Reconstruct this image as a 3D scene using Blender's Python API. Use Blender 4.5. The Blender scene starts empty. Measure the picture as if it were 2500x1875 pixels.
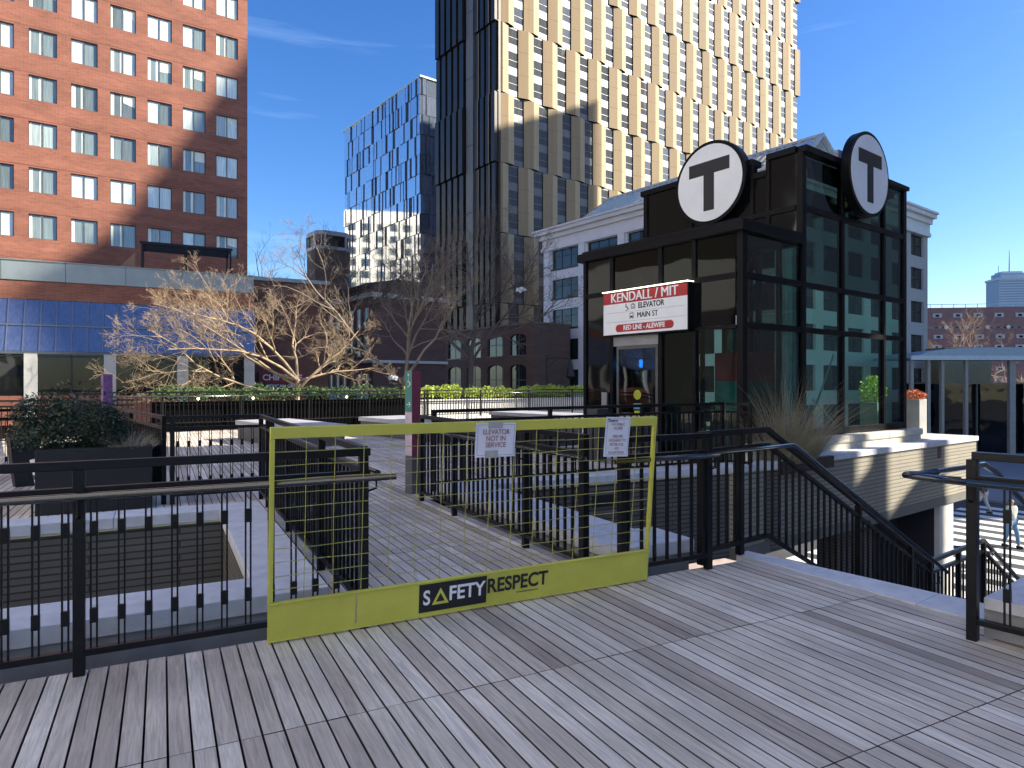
import bpy, math, random
from math import sin, cos, tan, pi, radians as R, sqrt
from mathutils import Vector, Matrix
C = bpy.context.scene
COL = C.collection
# ------------------------------------------------------------------ camera
cam_d = bpy.data.cameras.new('camera'); cam = bpy.data.objects.new('camera', cam_d); COL.objects.link(cam)
cam.location = (0, 0, 1.5); cam.rotation_euler = (R(90), 0, 0)
cam_d.sensor_width = 36; cam_d.lens = 23.616; cam_d.clip_start = 0.05; cam_d.clip_end = 6000
C.camera = cam
# ------------------------------------------------------------------ world, sun, exposure
SUN_AZ = R(90.0)      # clockwise from +Y (straight to the right of the view)
SUN_EL = R(30.0)
w = bpy.data.worlds.new('World'); C.world = w; w.use_nodes = True
nt = w.node_tree; bg = nt.nodes['Background']
sky = nt.nodes.new('ShaderNodeTexSky'); sky.sky_type = 'NISHITA'; sky.sun_disc = False
sky.sun_elevation = SUN_EL; sky.sun_rotation = SUN_AZ
sky.air_density = 1.0; sky.dust_density = 0.6; sky.ozone_density = 4.0; sky.altitude = 20
hs = nt.nodes.new('ShaderNodeHueSaturation'); hs.inputs['Saturation'].default_value = 1.25; hs.inputs['Hue'].default_value = 0.51
nt.links.new(sky.outputs[0], hs.inputs['Color'])
tc = nt.nodes.new('ShaderNodeTexCoord'); mp = nt.nodes.new('ShaderNodeMapping')
mp.inputs['Scale'].default_value = (1.2, 1.2, 16.0); mp.inputs['Rotation'].default_value = (0.06, 0.03, 0)
nt.links.new(tc.outputs['Generated'], mp.inputs[0])
nz = nt.nodes.new('ShaderNodeTexNoise'); nz.inputs['Scale'].default_value = 1.6; nz.inputs['Detail'].default_value = 7; nz.inputs['Roughness'].default_value = 0.55
nt.links.new(mp.outputs[0], nz.inputs['Vector'])
cr = nt.nodes.new('ShaderNodeValToRGB'); cr.color_ramp.elements[0].position = 0.60; cr.color_ramp.elements[1].position = 0.80
cr.color_ramp.elements[1].color = (0.16, 0.16, 0.16, 1)
nt.links.new(nz.outputs[0], cr.inputs[0])
mx = nt.nodes.new('ShaderNodeMix'); mx.data_type = 'RGBA'
nt.links.new(cr.outputs[0], mx.inputs[0]); nt.links.new(hs.outputs[0], mx.inputs[6])
mx.inputs[7].default_value = (6.0, 7.5, 10.0, 1)
nt.links.new(mx.outputs[2], bg.inputs[0]); bg.inputs[1].default_value = 0.078
sl = bpy.data.lights.new('sun', 'SUN'); sl.energy = 4.0; sl.angle = R(0.53); sl.color = (1.0, 0.91, 0.76)
so = bpy.data.objects.new('sun', sl); COL.objects.link(so)
sd = Vector((sin(SUN_AZ)*cos(SUN_EL), cos(SUN_AZ)*cos(SUN_EL), sin(SUN_EL)))
so.rotation_euler = sd.to_track_quat('Z', 'Y').to_euler(); so.location = (60, 0, 60)
C.view_settings.view_transform = 'Standard'; C.view_settings.look = 'None'
C.view_settings.exposure = 1.6; C.view_settings.gamma = 1.0
C.render.resolution_x = 1024; C.render.resolution_y = 768
rnd = random.Random(11)

# ------------------------------------------------------------------ frames
UA = R(27.5)    # deck frame: +x along the gate, +y along the boards
AA = R(37.5)    # street frame: +x along booth front, +y away to the left
def uv(u, v): return (u*cos(UA) - v*sin(UA), u*sin(UA) + v*cos(UA))
def st(s, t): return (s*cos(AA) - t*sin(AA), s*sin(AA) + t*cos(AA))

# ------------------------------------------------------------------ materials
MATS = {}
def _new(name):
    m = bpy.data.materials.new(name); m.use_nodes = True
    return m, m.node_tree, m.node_tree.nodes['Principled BSDF']
def mat(name, col, rough=0.6, metal=0.0, var=0.12, scale=3.0, bump=0.0, bscale=60.0, spec=0.5, streak=None, coat=0.0, detail=6):
    if name in MATS: return MATS[name]
    m, t, b = _new(name); N = t.nodes; L = t.links
    b.inputs['Roughness'].default_value = rough; b.inputs['Metallic'].default_value = metal
    b.inputs['Specular IOR Level'].default_value = spec; b.inputs['Coat Weight'].default_value = coat
    co = N.new('ShaderNodeTexCoord'); mpn = N.new('ShaderNodeMapping')
    if streak: mpn.inputs['Scale'].default_value = streak
    L.new(co.outputs['Object'], mpn.inputs[0])
    n = N.new('ShaderNodeTexNoise'); n.inputs['Scale'].default_value = scale; n.inputs['Detail'].default_value = detail
    n.inputs['Roughness'].default_value = 0.6
    L.new(mpn.outputs[0], n.inputs['Vector'])
    mr = N.new('ShaderNodeMapRange'); mr.inputs[1].default_value = 0.3; mr.inputs[2].default_value = 0.7
    mr.inputs[3].default_value = 1-var; mr.inputs[4].default_value = 1+var
    L.new(n.outputs[0], mr.inputs[0])
    mm = N.new('ShaderNodeMix'); mm.data_type = 'RGBA'; mm.blend_type = 'MULTIPLY'; mm.inputs[0].default_value = 1
    mm.inputs[6].default_value = (*col, 1); L.new(mr.outputs[0], mm.inputs[7]); L.new(mm.outputs[2], b.inputs['Base Color'])
    r2 = N.new('ShaderNodeMapRange'); r2.inputs[1].default_value = 0.3; r2.inputs[2].default_value = 0.7
    r2.inputs[3].default_value = max(0.02, rough-0.08); r2.inputs[4].default_value = min(1, rough+0.08)
    L.new(n.outputs[0], r2.inputs[0]); L.new(r2.outputs[0], b.inputs['Roughness'])
    if bump > 0:
        n2 = N.new('ShaderNodeTexNoise'); n2.inputs['Scale'].default_value = bscale; n2.inputs['Detail'].default_value = 4
        L.new(mpn.outputs[0], n2.inputs['Vector'])
        bp = N.new('ShaderNodeBump'); bp.inputs['Strength'].default_value = bump; bp.inputs['Distance'].default_value = 0.01
        L.new(n2.outputs[0], bp.inputs['Height']); L.new(bp.outputs[0], b.inputs['Normal'])
    MATS[name] = m; return m
def brick(name, c1, c2, mortar, bw=0.21, bh=0.07, ms=0.008, rough=0.85, big=0.15, offset=0.5):
    m, t, b = _new(name); N = t.nodes; L = t.links
    b.inputs['Roughness'].default_value = rough
    co = N.new('ShaderNodeTexCoord'); sp = N.new('ShaderNodeSeparateXYZ'); L.new(co.outputs['Object'], sp.inputs[0])
    ad = N.new('ShaderNodeMath'); ad.operation = 'ADD'; L.new(sp.outputs[0], ad.inputs[0]); L.new(sp.outputs[1], ad.inputs[1])
    cb = N.new('ShaderNodeCombineXYZ'); L.new(ad.outputs[0], cb.inputs[0]); L.new(sp.outputs[2], cb.inputs[1])
    br = N.new('ShaderNodeTexBrick'); br.inputs['Scale'].default_value = 1.0; br.offset = offset
    br.inputs['Color1'].default_value = (*c1, 1); br.inputs['Color2'].default_value = (*c2, 1); br.inputs['Mortar'].default_value = (*mortar, 1)
    br.inputs['Brick Width'].default_value = bw; br.inputs['Row Height'].default_value = bh; br.inputs['Mortar Size'].default_value = ms
    br.inputs['Mortar Smooth'].default_value = 0.2
    L.new(cb.outputs[0], br.inputs['Vector'])
    n = N.new('ShaderNodeTexNoise'); n.inputs['Scale'].default_value = 0.35; n.inputs['Detail'].default_value = 8; n.inputs['Roughness'].default_value = .65
    mpp = N.new('ShaderNodeMapping'); mpp.inputs['Scale'].default_value = (1, 3.0, 1); L.new(cb.outputs[0], mpp.inputs[0]); L.new(mpp.outputs[0], n.inputs['Vector'])
    mr = N.new('ShaderNodeMapRange'); mr.inputs[1].default_value = 0.3; mr.inputs[2].default_value = 0.7
    mr.inputs[3].default_value = 1-big; mr.inputs[4].default_value = 1+big; L.new(n.outputs[0], mr.inputs[0])
    mm = N.new('ShaderNodeMix'); mm.data_type = 'RGBA'; mm.blend_type = 'MULTIPLY'; mm.inputs[0].default_value = 1
    L.new(br.outputs[0], mm.inputs[6]); L.new(mr.outputs[0], mm.inputs[7]); L.new(mm.outputs[2], b.inputs['Base Color'])
    bp = N.new('ShaderNodeBump'); bp.inputs['Strength'].default_value = 0.4; bp.inputs['Distance'].default_value = 0.01; bp.invert = True
    L.new(br.outputs[1], bp.inputs['Height']); L.new(bp.outputs[0], b.inputs['Normal'])
    return m
def glass(name, tint=(0.35, 0.5, 0.42), gloss=0.12, rough=0.02, wav=0.0, wscale=0.7, gcol=(0.9, 0.95, 1.0)):
    """clear pane: tinted see-through plus mirror reflection that grows at grazing angles"""
    m = bpy.data.materials.new(name); m.use_nodes = True; t = m.node_tree; N = t.nodes; L = t.links
    N.clear(); out = N.new('ShaderNodeOutputMaterial')
    tr = N.new('ShaderNodeBsdfTransparent'); tr.inputs[0].default_value = (*tint, 1)
    gl = N.new('ShaderNodeBsdfGlossy'); gl.inputs['Roughness'].default_value = rough; gl.inputs[0].default_value = (*gcol, 1)
    lw = N.new('ShaderNodeFresnel'); lw.inputs[0].default_value = 1.5
    ad = N.new('ShaderNodeMath'); ad.operation = 'ADD'; ad.inputs[1].default_value = gloss; ad.use_clamp = True; L.new(lw.outputs[0], ad.inputs[0])
    mxs = N.new('ShaderNodeMixShader'); L.new(ad.outputs[0], mxs.inputs[0]); L.new(tr.outputs[0], mxs.inputs[1]); L.new(gl.outputs[0], mxs.inputs[2])
    if wav > 0:
        co = N.new('ShaderNodeTexCoord'); n = N.new('ShaderNodeTexNoise'); n.inputs['Scale'].default_value = wscale; n.inputs['Detail'].default_value = 1.0
        L.new(co.outputs['Object'], n.inputs['Vector'])
        bp = N.new('ShaderNodeBump'); bp.inputs['Strength'].default_value = 1.0; bp.inputs['Distance'].default_value = wav
        L.new(n.outputs[0], bp.inputs['Height']); L.new(bp.outputs[0], gl.inputs['Normal'])
    L.new(mxs.outputs[0], out.inputs[0]); MATS[name] = m; return m
def window_glass(name, col, refl=0.35, rough=0.03, wav=0.004, wscale=0.5):
    """pane in front of a dark room or curtain: diffuse colour under a mirror coat"""
    m = bpy.data.materials.new(name); m.use_nodes = True; t = m.node_tree; N = t.nodes; L = t.links
    N.clear(); out = N.new('ShaderNodeOutputMaterial')
    df = N.new('ShaderNodeBsdfDiffuse')
    co = N.new('ShaderNodeTexCoord'); mp_ = N.new('ShaderNodeMapping'); mp_.inputs['Scale'].default_value = (9, 9, 0.5); L.new(co.outputs['Object'], mp_.inputs[0])
    nn = N.new('ShaderNodeTexNoise'); nn.inputs['Scale'].default_value = 1.3; nn.inputs['Detail'].default_value = 3; L.new(mp_.outputs[0], nn.inputs['Vector'])
    mr = N.new('ShaderNodeMapRange'); mr.inputs[1].default_value = 0.3; mr.inputs[2].default_value = 0.7; mr.inputs[3].default_value = 0.75; mr.inputs[4].default_value = 1.2
    L.new(nn.outputs[0], mr.inputs[0]); mm = N.new('ShaderNodeMix'); mm.data_type = 'RGBA'; mm.blend_type = 'MULTIPLY'; mm.inputs[0].default_value = 1
    mm.inputs[6].default_value = (*col, 1); L.new(mr.outputs[0], mm.inputs[7]); L.new(mm.outputs[2], df.inputs[0])
    gl = N.new('ShaderNodeBsdfGlossy'); gl.inputs['Roughness'].default_value = rough; gl.inputs[0].default_value = (0.92, 0.96, 1, 1)
    fr = N.new('ShaderNodeFresnel'); fr.inputs[0].default_value = 1.5
    ad = N.new('ShaderNodeMath'); ad.operation = 'ADD'; ad.inputs[1].default_value = refl; ad.use_clamp = True; L.new(fr.outputs[0], ad.inputs[0])
    ms = N.new('ShaderNodeMixShader'); L.new(ad.outputs[0], ms.inputs[0]); L.new(df.outputs[0], ms.inputs[1]); L.new(gl.outputs[0], ms.inputs[2])
    n = N.new('ShaderNodeTexNoise'); n.inputs['Scale'].default_value = wscale; n.inputs['Detail'].default_value = 1.5
    L.new(co.outputs['Object'], n.inputs['Vector'])
    bp = N.new('ShaderNodeBump'); bp.inputs['Strength'].default_value = 1.0; bp.inputs['Distance'].default_value = wav
    L.new(n.outputs[0], bp.inputs['Height']); L.new(bp.outputs[0], gl.inputs['Normal'])
    L.new(ms.outputs[0], out.inputs[0]); MATS[name] = m; return m
def emit(name, col, s):
    m, t, b = _new(name); b.inputs['Base Color'].default_value = (*col, 1)
    b.inputs['Emission Color'].default_value = (*col, 1); b.inputs['Emission Strength'].default_value = s; return m

def wood_mat():
    m, t, b = _new('weathered hardwood boards'); N = t.nodes; L = t.links
    co = N.new('ShaderNodeTexCoord'); at = N.new('ShaderNodeAttribute'); at.attribute_name = 'tone'
    mul = N.new('ShaderNodeVectorMath'); mul.operation = 'SCALE'; mul.inputs['Scale'].default_value = 37.0
    cbv = N.new('ShaderNodeCombineXYZ'); L.new(at.outputs['Fac'], cbv.inputs[0]); L.new(at.outputs['Fac'], cbv.inputs[1]); L.new(cbv.outputs[0], mul.inputs[0])
    ad = N.new('ShaderNodeVectorMath'); ad.operation = 'ADD'; L.new(co.outputs['Object'], ad.inputs[0]); L.new(mul.outputs[0], ad.inputs[1])
    mpn = N.new('ShaderNodeMapping'); mpn.inputs['Scale'].default_value = (26, 1.3, 1); L.new(ad.outputs[0], mpn.inputs[0])
    n = N.new('ShaderNodeTexNoise'); n.inputs['Scale'].default_value = 2.2; n.inputs['Detail'].default_value = 9; n.inputs['Roughness'].default_value = .68; n.inputs['Distortion'].default_value = 1.1
    L.new(mpn.outputs[0], n.inputs['Vector'])
    n2 = N.new('ShaderNodeTexNoise'); n2.inputs['Scale'].default_value = 1.1; n2.inputs['Detail'].default_value = 5; L.new(co.outputs['Object'], n2.inputs['Vector'])
    ramp = N.new('ShaderNodeValToRGB'); e = ramp.color_ramp.elements
    e[0].position = 0.0; e[0].color = (0.38, 0.31, 0.255, 1); e[1].position = 1.0; e[1].color = (0.84, 0.77, 0.66, 1)
    k = ramp.color_ramp.elements.new(0.5); k.color = (0.62, 0.54, 0.445, 1)
    L.new(at.outputs['Fac'], ramp.inputs[0])
    mr = N.new('ShaderNodeMapRange'); mr.inputs[1].default_value = 0.32; mr.inputs[2].default_value = 0.68; mr.inputs[3].default_value = 0.72; mr.inputs[4].default_value = 1.28
    L.new(n.outputs[0], mr.inputs[0])
    mr2 = N.new('ShaderNodeMapRange'); mr2.inputs[1].default_value = 0.35; mr2.inputs[2].default_value = 0.65; mr2.inputs[3].default_value = 0.80; mr2.inputs[4].default_value = 1.13
    L.new(n2.outputs[0], mr2.inputs[0])
    m1 = N.new('ShaderNodeMix'); m1.data_type = 'RGBA'; m1.blend_type = 'MULTIPLY'; m1.inputs[0].default_value = 1; L.new(ramp.outputs[0], m1.inputs[6]); L.new(mr.outputs[0], m1.inputs[7])
    m2 = N.new('ShaderNodeMix'); m2.data_type = 'RGBA'; m2.blend_type = 'MULTIPLY'; m2.inputs[0].default_value = 1; L.new(m1.outputs[2], m2.inputs[6]); L.new(mr2.outputs[0], m2.inputs[7])
    L.new(m2.outputs[2], b.inputs['Base Color']); b.inputs['Roughness'].default_value = 0.62; b.inputs['Specular IOR Level'].default_value = .35
    bp = N.new('ShaderNodeBump'); bp.inputs['Strength'].default_value = 0.35; bp.inputs['Distance'].default_value = 0.004
    L.new(n.outputs[0], bp.inputs['Height']); L.new(bp.outputs[0], b.inputs['Normal'])
    return m

BLACK = mat('black painted steel', (0.006, 0.0065, 0.008), 0.36, 0, 0.25, 6, 0.10, 90, spec=0.28, coat=0.03)
HAND = mat('glossy black handrail paint', (0.012, 0.016, 0.020), 0.16, 0, 0.2, 8, 0.05, 60, spec=0.7, coat=0.6)
YEL = mat('faded safety yellow paint', (0.56, 0.54, 0.085), 0.5, 0, 0.17, 1.6, 0.15, 120, detail=12)
WIRE = mat('yellow coated wire', (0.42, 0.40, 0.09), 0.5, 0.1, 0.2, 12)
STONE = mat('pale granite coping', (0.60, 0.61, 0.64), 0.75, 0, 0.14, 7, 0.35, 160, detail=10)
STONE_D = mat('grey granite face', (0.30, 0.30, 0.31), 0.8, 0, 0.16, 6, 0.35, 140, detail=10)
CREAM = mat('cream limestone', (0.55, 0.53, 0.45), 0.75, 0, 0.12, 4, 0.2, 90)
BRIGHT_LINE = mat('bright line strip', (0.75, 0.66, 0.42), 0.35, 0.3, 0.1, 9)  # pale yellow strip put in for the bright line of light under copings
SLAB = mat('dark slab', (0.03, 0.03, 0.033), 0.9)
WALLB = brick('grey brown long brick', (0.15, 0.138, 0.12), (0.125, 0.115, 0.10), (0.045, 0.041, 0.036), 1.6, 0.07, 0.009)
WALLL = brick('long tan brick', (0.33, 0.305, 0.24), (0.29, 0.27, 0.215), (0.15, 0.135, 0.11), 2.2, 0.080, 0.010)
BRICKR = brick('orange red brick', (0.29, 0.098, 0.060), (0.20, 0.068, 0.043), (0.30, 0.17, 0.12), 0.42, 0.075, 0.009, big=0.24)
BRICKD = brick('dark red brick', (0.150, 0.070, 0.050), (0.115, 0.055, 0.042), (0.12, 0.09, 0.08), 0.22, 0.075, 0.008, big=0.2)
BRICKO = brick('old brown brick', (0.20, 0.115, 0.075), (0.16, 0.09, 0.06), (0.16, 0.12, 0.10), 0.22, 0.075, 0.008, big=0.2)
ASPH = mat('asphalt', (0.055, 0.057, 0.062), 0.9, 0, 0.25, 1.2, 0.3, 60)
PAVE = mat('pinkish pavers', (0.42, 0.34, 0.31), 0.85, 0, 0.2, 3)
PAINT = mat('worn road paint', (0.72, 0.73, 0.70), 0.7, 0, 0.18, 5)
WHITE = mat('white paint', (0.78, 0.79, 0.80), 0.55, 0, 0.06, 3)
PAPER = mat('printed paper', (0.74, 0.75, 0.82), 0.5, 0, 0.04, 4)
TAPE = mat('brown packing tape', (0.42, 0.41, 0.40), 0.25, 0, 0.1, 8)
INK = mat('black ink', (0.015, 0.015, 0.018), 0.5)
INKR = mat('faded red ink', (0.35, 0.13, 0.14), 0.6)
INKB = mat('blue ink', (0.04, 0.06, 0.22), 0.6)
RED = mat('sign red', (0.42, 0.025, 0.030), 0.4, 0, 0.05, 3)
SIGNW = mat('sign white', (0.86, 0.87, 0.88), 0.4, 0, 0.05, 2)
DARKC = mat('booth black metal', (0.006, 0.0065, 0.008), 0.40, 0.0, 0.2, 3, spec=0.14)
WOOD = wood_mat()

# ------------------------------------------------------------------ mesh builder
class MB:
    def __init__(s): s.v = []; s.f = []; s.mi = []; s.m = 0
    def quad(s, a, b, c, d):
        i = len(s.v); s.v += [tuple(a), tuple(b), tuple(c), tuple(d)]; s.f.append((i, i+1, i+2, i+3)); s.mi.append(s.m); return s
    def tri(s, a, b, c):
        i = len(s.v); s.v += [tuple(a), tuple(b), tuple(c)]; s.f.append((i, i+1, i+2)); s.mi.append(s.m); return s
    def box(s, x0, x1, y0, y1, z0, z1):
        i = len(s.v)
        s.v += [(x0,y0,z0),(x1,y0,z0),(x1,y1,z0),(x0,y1,z0),(x0,y0,z1),(x1,y0,z1),(x1,y1,z1),(x0,y1,z1)]
        for f in ((0,3,2,1),(4,5,6,7),(0,1,5,4),(1,2,6,5),(2,3,7,6),(3,0,4,7)):
            s.f.append(tuple(i+k for k in f)); s.mi.append(s.m)
        return s
    def bar(s, p, q, wd, h):
        """rectangular bar from p to q, width across, height vertical, ends cut plumb"""
        p = Vector(p); q = Vector(q); d = (q-p); dh = Vector((d.x, d.y, 0))
        n = Vector((-dh.y, dh.x, 0)).normalized()*(wd/2) if dh.length > 1e-6 else Vector((0, wd/2, 0))
        i = len(s.v); up = Vector((0, 0, h/2))
        for c in (p, q):
            for a, b in ((-1,-1),(1,-1),(1,1),(-1,1)): s.v.append(tuple(c+n*a+up*b))
        for f in ((0,1,2,3),(7,6,5,4),(0,4,5,1),(1,5,6,2),(2,6,7,3),(3,7,4,0)):
            s.f.append(tuple(i+k for k in f)); s.mi.append(s.m)
        return s
    def tube(s, pts, rad, n=8, cap=True):
        P = [Vector(p) for p in pts]; k = len(P)
        if not hasattr(rad, '__len__'): rad = [rad]*k
        base = len(s.v); ref = Vector((0, 0, 1))
        for j, p in enumerate(P):
            d = (P[min(j+1, k-1)] - P[max(j-1, 0)])
            if d.length < 1e-9: d = Vector((0, 0, 1))
            d.normalize()
            r = ref if abs(d.dot(ref)) < 0.95 else Vector((1, 0, 0))
            a = d.cross(r).normalized(); b = d.cross(a)
            for q in range(n):
                th = 2*pi*q/n; s.v.append(tuple(p + (a*cos(th)+b*sin(th))*rad[j]))
        for j in range(k-1):
            for q in range(n):
                q2 = (q+1) % n
                s.f.append((base+j*n+q, base+j*n+q2, base+(j+1)*n+q2, base+(j+1)*n+q)); s.mi.append(s.m)
        if cap:
            s.f.append(tuple(base+q for q in range(n))); s.mi.append(s.m)
            s.f.append(tuple(base+(k-1)*n+q for q in reversed(range(n)))); s.mi.append(s.m)
        return s
    def prism(s, poly, z0, z1):
        i = len(s.v); n = len(poly)
        s.v += [(x, y, z0) for x, y in poly] + [(x, y, z1) for x, y in poly]
        s.f.append(tuple(i+k for k in reversed(range(n)))); s.mi.append(s.m)
        s.f.append(tuple(i+n+k for k in range(n))); s.mi.append(s.m)
        for k in range(n):
            k2 = (k+1) % n; s.f.append((i+k, i+k2, i+n+k2, i+n+k)); s.mi.append(s.m)
        return s
    def prism_x(s, poly, x0, x1):
        """polygon in (y, z) extruded along x"""
        i = len(s.v); n = len(poly)
        s.v += [(x0, y, z) for y, z in poly] + [(x1, y, z) for y, z in poly]
        s.f.append(tuple(i+k for k in reversed(range(n)))); s.mi.append(s.m)
        s.f.append(tuple(i+n+k for k in range(n))); s.mi.append(s.m)
        for k in range(n):
            k2 = (k+1) % n; s.f.append((i+k, i+k2, i+n+k2, i+n+k)); s.mi.append(s.m)
        return s
    def prism_y(s, poly, y0, y1):
        i = len(s.v); n = len(poly)
        s.v += [(x, y0, z) for x, z in poly] + [(x, y1, z) for x, z in poly]
        s.f.append(tuple(i+k for k in range(n))); s.mi.append(s.m)
        s.f.append(tuple(i+n+k for k in reversed(range(n)))); s.mi.append(s.m)
        for k in range(n):
            k2 = (k+1) % n; s.f.append((i+k2, i+k, i+n+k, i+n+k2)); s.mi.append(s.m)
        return s
    def disc(s, c, r, axis, depth, n=48):
        """cylinder with axis 'x' or 'y'"""
        i = len(s.v)
        for dd in (0, depth):
            for q in range(n):
                th = 2*pi*q/n
                s.v.append((c[0]+dd, c[1]+r*cos(th), c[2]+r*sin(th)) if axis == 'x' else (c[0]+r*cos(th), c[1]+dd, c[2]+r*sin(th)))
        s.f.append(tuple(i+q for q in range(n))); s.mi.append(s.m)
        s.f.append(tuple(i+n+q for q in reversed(range(n)))); s.mi.append(s.m)
        for q in range(n):
            q2 = (q+1) % n; s.f.append((i+q, i+q2, i+n+q2, i+n+q)); s.mi.append(s.m)
        return s
    def build(s, name, m, parent=None, smooth=False, loc=None, bevel=0):
        me = bpy.data.meshes.new(name); me.from_pydata(s.v, [], s.f)
        ms = m if isinstance(m, (list, tuple)) else [m]
        for x in ms: me.materials.append(x)
        if len(ms) > 1: me.polygons.foreach_set('material_index', s.mi)
        if smooth: me.polygons.foreach_set('use_smooth', [True]*len(s.f))
        me.update()
        o = bpy.data.objects.new(name, me); COL.objects.link(o)
        if parent: o.parent = parent
        if loc: o.location = loc
        if bevel:
            bv = o.modifiers.new('bevel', 'BEVEL'); bv.width = bevel; bv.segments = 2; bv.limit_method = 'ANGLE'; bv.angle_limit = R(40)
        return o
def tag(o, label=None, cat=None, group=None, kind=None):
    if label: o['label'] = label
    if cat: o['category'] = cat
    if group: o['group'] = group
    if kind: o['kind'] = kind
    return o
def thing(name, label, cat, loc=(0, 0, 0), rz=0.0, group=None, rx=0.0):
    o = bpy.data.objects.new(name, None); COL.objects.link(o); o.empty_display_size = 0.2
    o.location = loc; o.rotation_euler = (rx, 0, rz)
    return tag(o, label, cat, group)
def dup(o, parent, loc=None):
    c = o.copy(); COL.objects.link(c); c.parent = parent
    if loc is not None: c.location = loc
    for ch in o.children:
        d = ch.copy(); COL.objects.link(d); d.parent = c
    return c
def struct(o): o['kind'] = 'structure'; return o
def text(name, body, size, loc, rot, m, parent, ext=0.002, bold=0.0, align='CENTER', sx=1.0, spacing=1.0):
    cu = bpy.data.curves.new(name, 'FONT'); cu.body = body; cu.size = size; cu.extrude = ext; cu.offset = bold*size
    cu.align_x = align; cu.align_y = 'CENTER'; cu.space_character = spacing
    tmp = bpy.data.objects.new(name, cu); COL.objects.link(tmp)
    bpy.context.view_layer.update()
    me = bpy.data.meshes.new_from_object(tmp.evaluated_get(bpy.context.evaluated_depsgraph_get()))
    bpy.data.objects.remove(tmp); me.materials.clear(); me.materials.append(m)
    o = bpy.data.objects.new(name, me); COL.objects.link(o); o.location = loc; o.rotation_euler = rot; o.scale = (sx, 1, 1)
    if parent: o.parent = parent
    return o
FRONT = (R(90), 0, 0)            # letters facing local -y
LEFT = (R(90), 0, R(-90))        # letters facing local -x

# ================================================================== ground and deck
g = MB(); g.quad((-900, -200, -4.5), (2600, -200, -4.5), (2600, 3200, -4.5), (-900, 3200, -4.5))
struct(g.build('street_ground', ASPH))
def frame(name): 
    o = bpy.data.objects.new(name, None); return o
# wooden deck: boards with open joints, clipped by half planes nu*u + nv*v <= c
REG = [
    [(-1,0,7.5),(0,-1,3.0),(0,1,4.16),(0.9988,0.0383,4.640)],
    [(-1,0,-1.02),(1,0,3.10),(0,-1,-4.16),(0,1,8.22)],
    [(-1,0,16),(0.985,0.174,10.5),(0,-1,-8.22),(-0.174,0.985,23.0),(1,0,9.0)],
]
JOINTS = [-3.1, -0.8, 0.5, 1.77, 3.035, 4.16, 5.75, 8.22, 10.9, 13.4, 15.9, 18.4, 20.9, 23.5]
bd = MB(); tones = []
PITCH = 0.090; GAP = 0.0095
for reg in REG:
    u = -16.0
    while u < 10:
        uc = u + PITCH/2; lo, hi = -99, 99
        for nu, nv, c in reg:
            if abs(nv) < 1e-6:
                if nu*uc > c: lo, hi = 1, 0; break
            elif nv > 0: hi = min(hi, (c-nu*uc)/nv)
            else: lo = max(lo, (c-nu*uc)/nv)
        if hi > lo + 0.03:
            js = [lo] + [j for j in JOINTS if lo+0.02 < j < hi-0.02] + [hi]
            for a, b in zip(js[:-1], js[1:]):
                dz = rnd.uniform(-0.0012, 0.0012)
                bd.m = 0; bd.box(u+GAP/2, u+PITCH-GAP/2, a+0.003, b-0.003, -0.026, dz)
                tn = min(1, max(0, rnd.gauss(0.5, 0.19))); tones += [tn]*6
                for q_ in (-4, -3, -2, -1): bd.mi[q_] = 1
        u += PITCH
deck = bd.build('timber_deck', [WOOD, mat('dirty shaded board edge', (0.05, 0.045, 0.042), 0.9)]); deck.rotation_euler = (0, 0, UA); struct(deck)  # board sides coloured dark to deepen the gap shade, along with edge dirt
deck.data.attributes.new('tone', 'FLOAT', 'FACE').data.foreach_set('value', tones)
sb = MB()
sb.prism([(-7.6,-3.1),(5.45,-3.1),(4.25,4.2),(-7.6,4.2)], -0.40, -0.040)
sb.prism([(1.0,4.2),(3.15,4.2),(3.15,8.25),(1.0,8.25)], -0.40, -0.040)
sb.prism([(-16,8.25),(9.2,8.25),(7.4,18),(7.4,24.4),(-16,20.4)], -0.40, -0.040)
s_ = sb.build('deck_slab', mat('joint void', (0.012, 0.012, 0.013), 0.95)); s_.rotation_euler = (0, 0, UA); struct(s_)

# stone copings and brick sides of the two openings, in the deck frame
def uthing(name, label, cat, u=0, v=0, z=0, group=None): 
    x, y = uv(u, v); return thing(name, label, cat, (x, y, z), UA, group)
def sthing(name, label, cat, s=0, t=0, z=0, group=None):
    x, y = st(s, t); return thing(name, label, cat, (x, y, z), AA, group)
def slabs_x(x0, x1, y0, y1, z0, z1, n):
    b = MB(); w_ = (x1-x0)/n
    for i in range(n): b.box(x0+i*w_+0.002, x0+(i+1)*w_-0.002, y0, y1, z0, z1)
    return b
def slabs_y(x0, x1, y0, y1, z0, z1, n):
    b = MB(); w_ = (y1-y0)/n
    for i in range(n): b.box(x0, x1, y0+i*w_+0.002, y0+(i+1)*w_-0.002, z0, z1)
    return b
lw_ = uthing('light_well', 'light well left of the walkway, pale granite coping around dark brick sides', 'light well')
slabs_x(-7.5, 0.98, 4.50, 4.96, 0.05, 0.16, 6).build('coping', STONE, lw_, bevel=0.006)
slabs_x(-7.5, 0.98, 7.80, 8.21, 0.05, 0.16, 6).build('coping', STONE, lw_, bevel=0.006)
slabs_y(0.54, 0.98, 4.963, 7.797, 0.05, 0.16, 2).build('coping', STONE, lw_, bevel=0.006)
b = MB(); b.box(-7.5, 0.98, 4.53, 4.93, -0.45, 0.048); b.build('curb', STONE_D, lw_)
b = MB(); b.box(-7.5, 0.96, 7.84, 8.19, -4.5, 0.03); b.box(0.58, 0.94, 4.95, 7.835, -4.5, 0.03); b.box(-7.8,-7.5,4.5,8.2,-4.5,.16); b.build('brick_side', WALLB, lw_)
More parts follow.
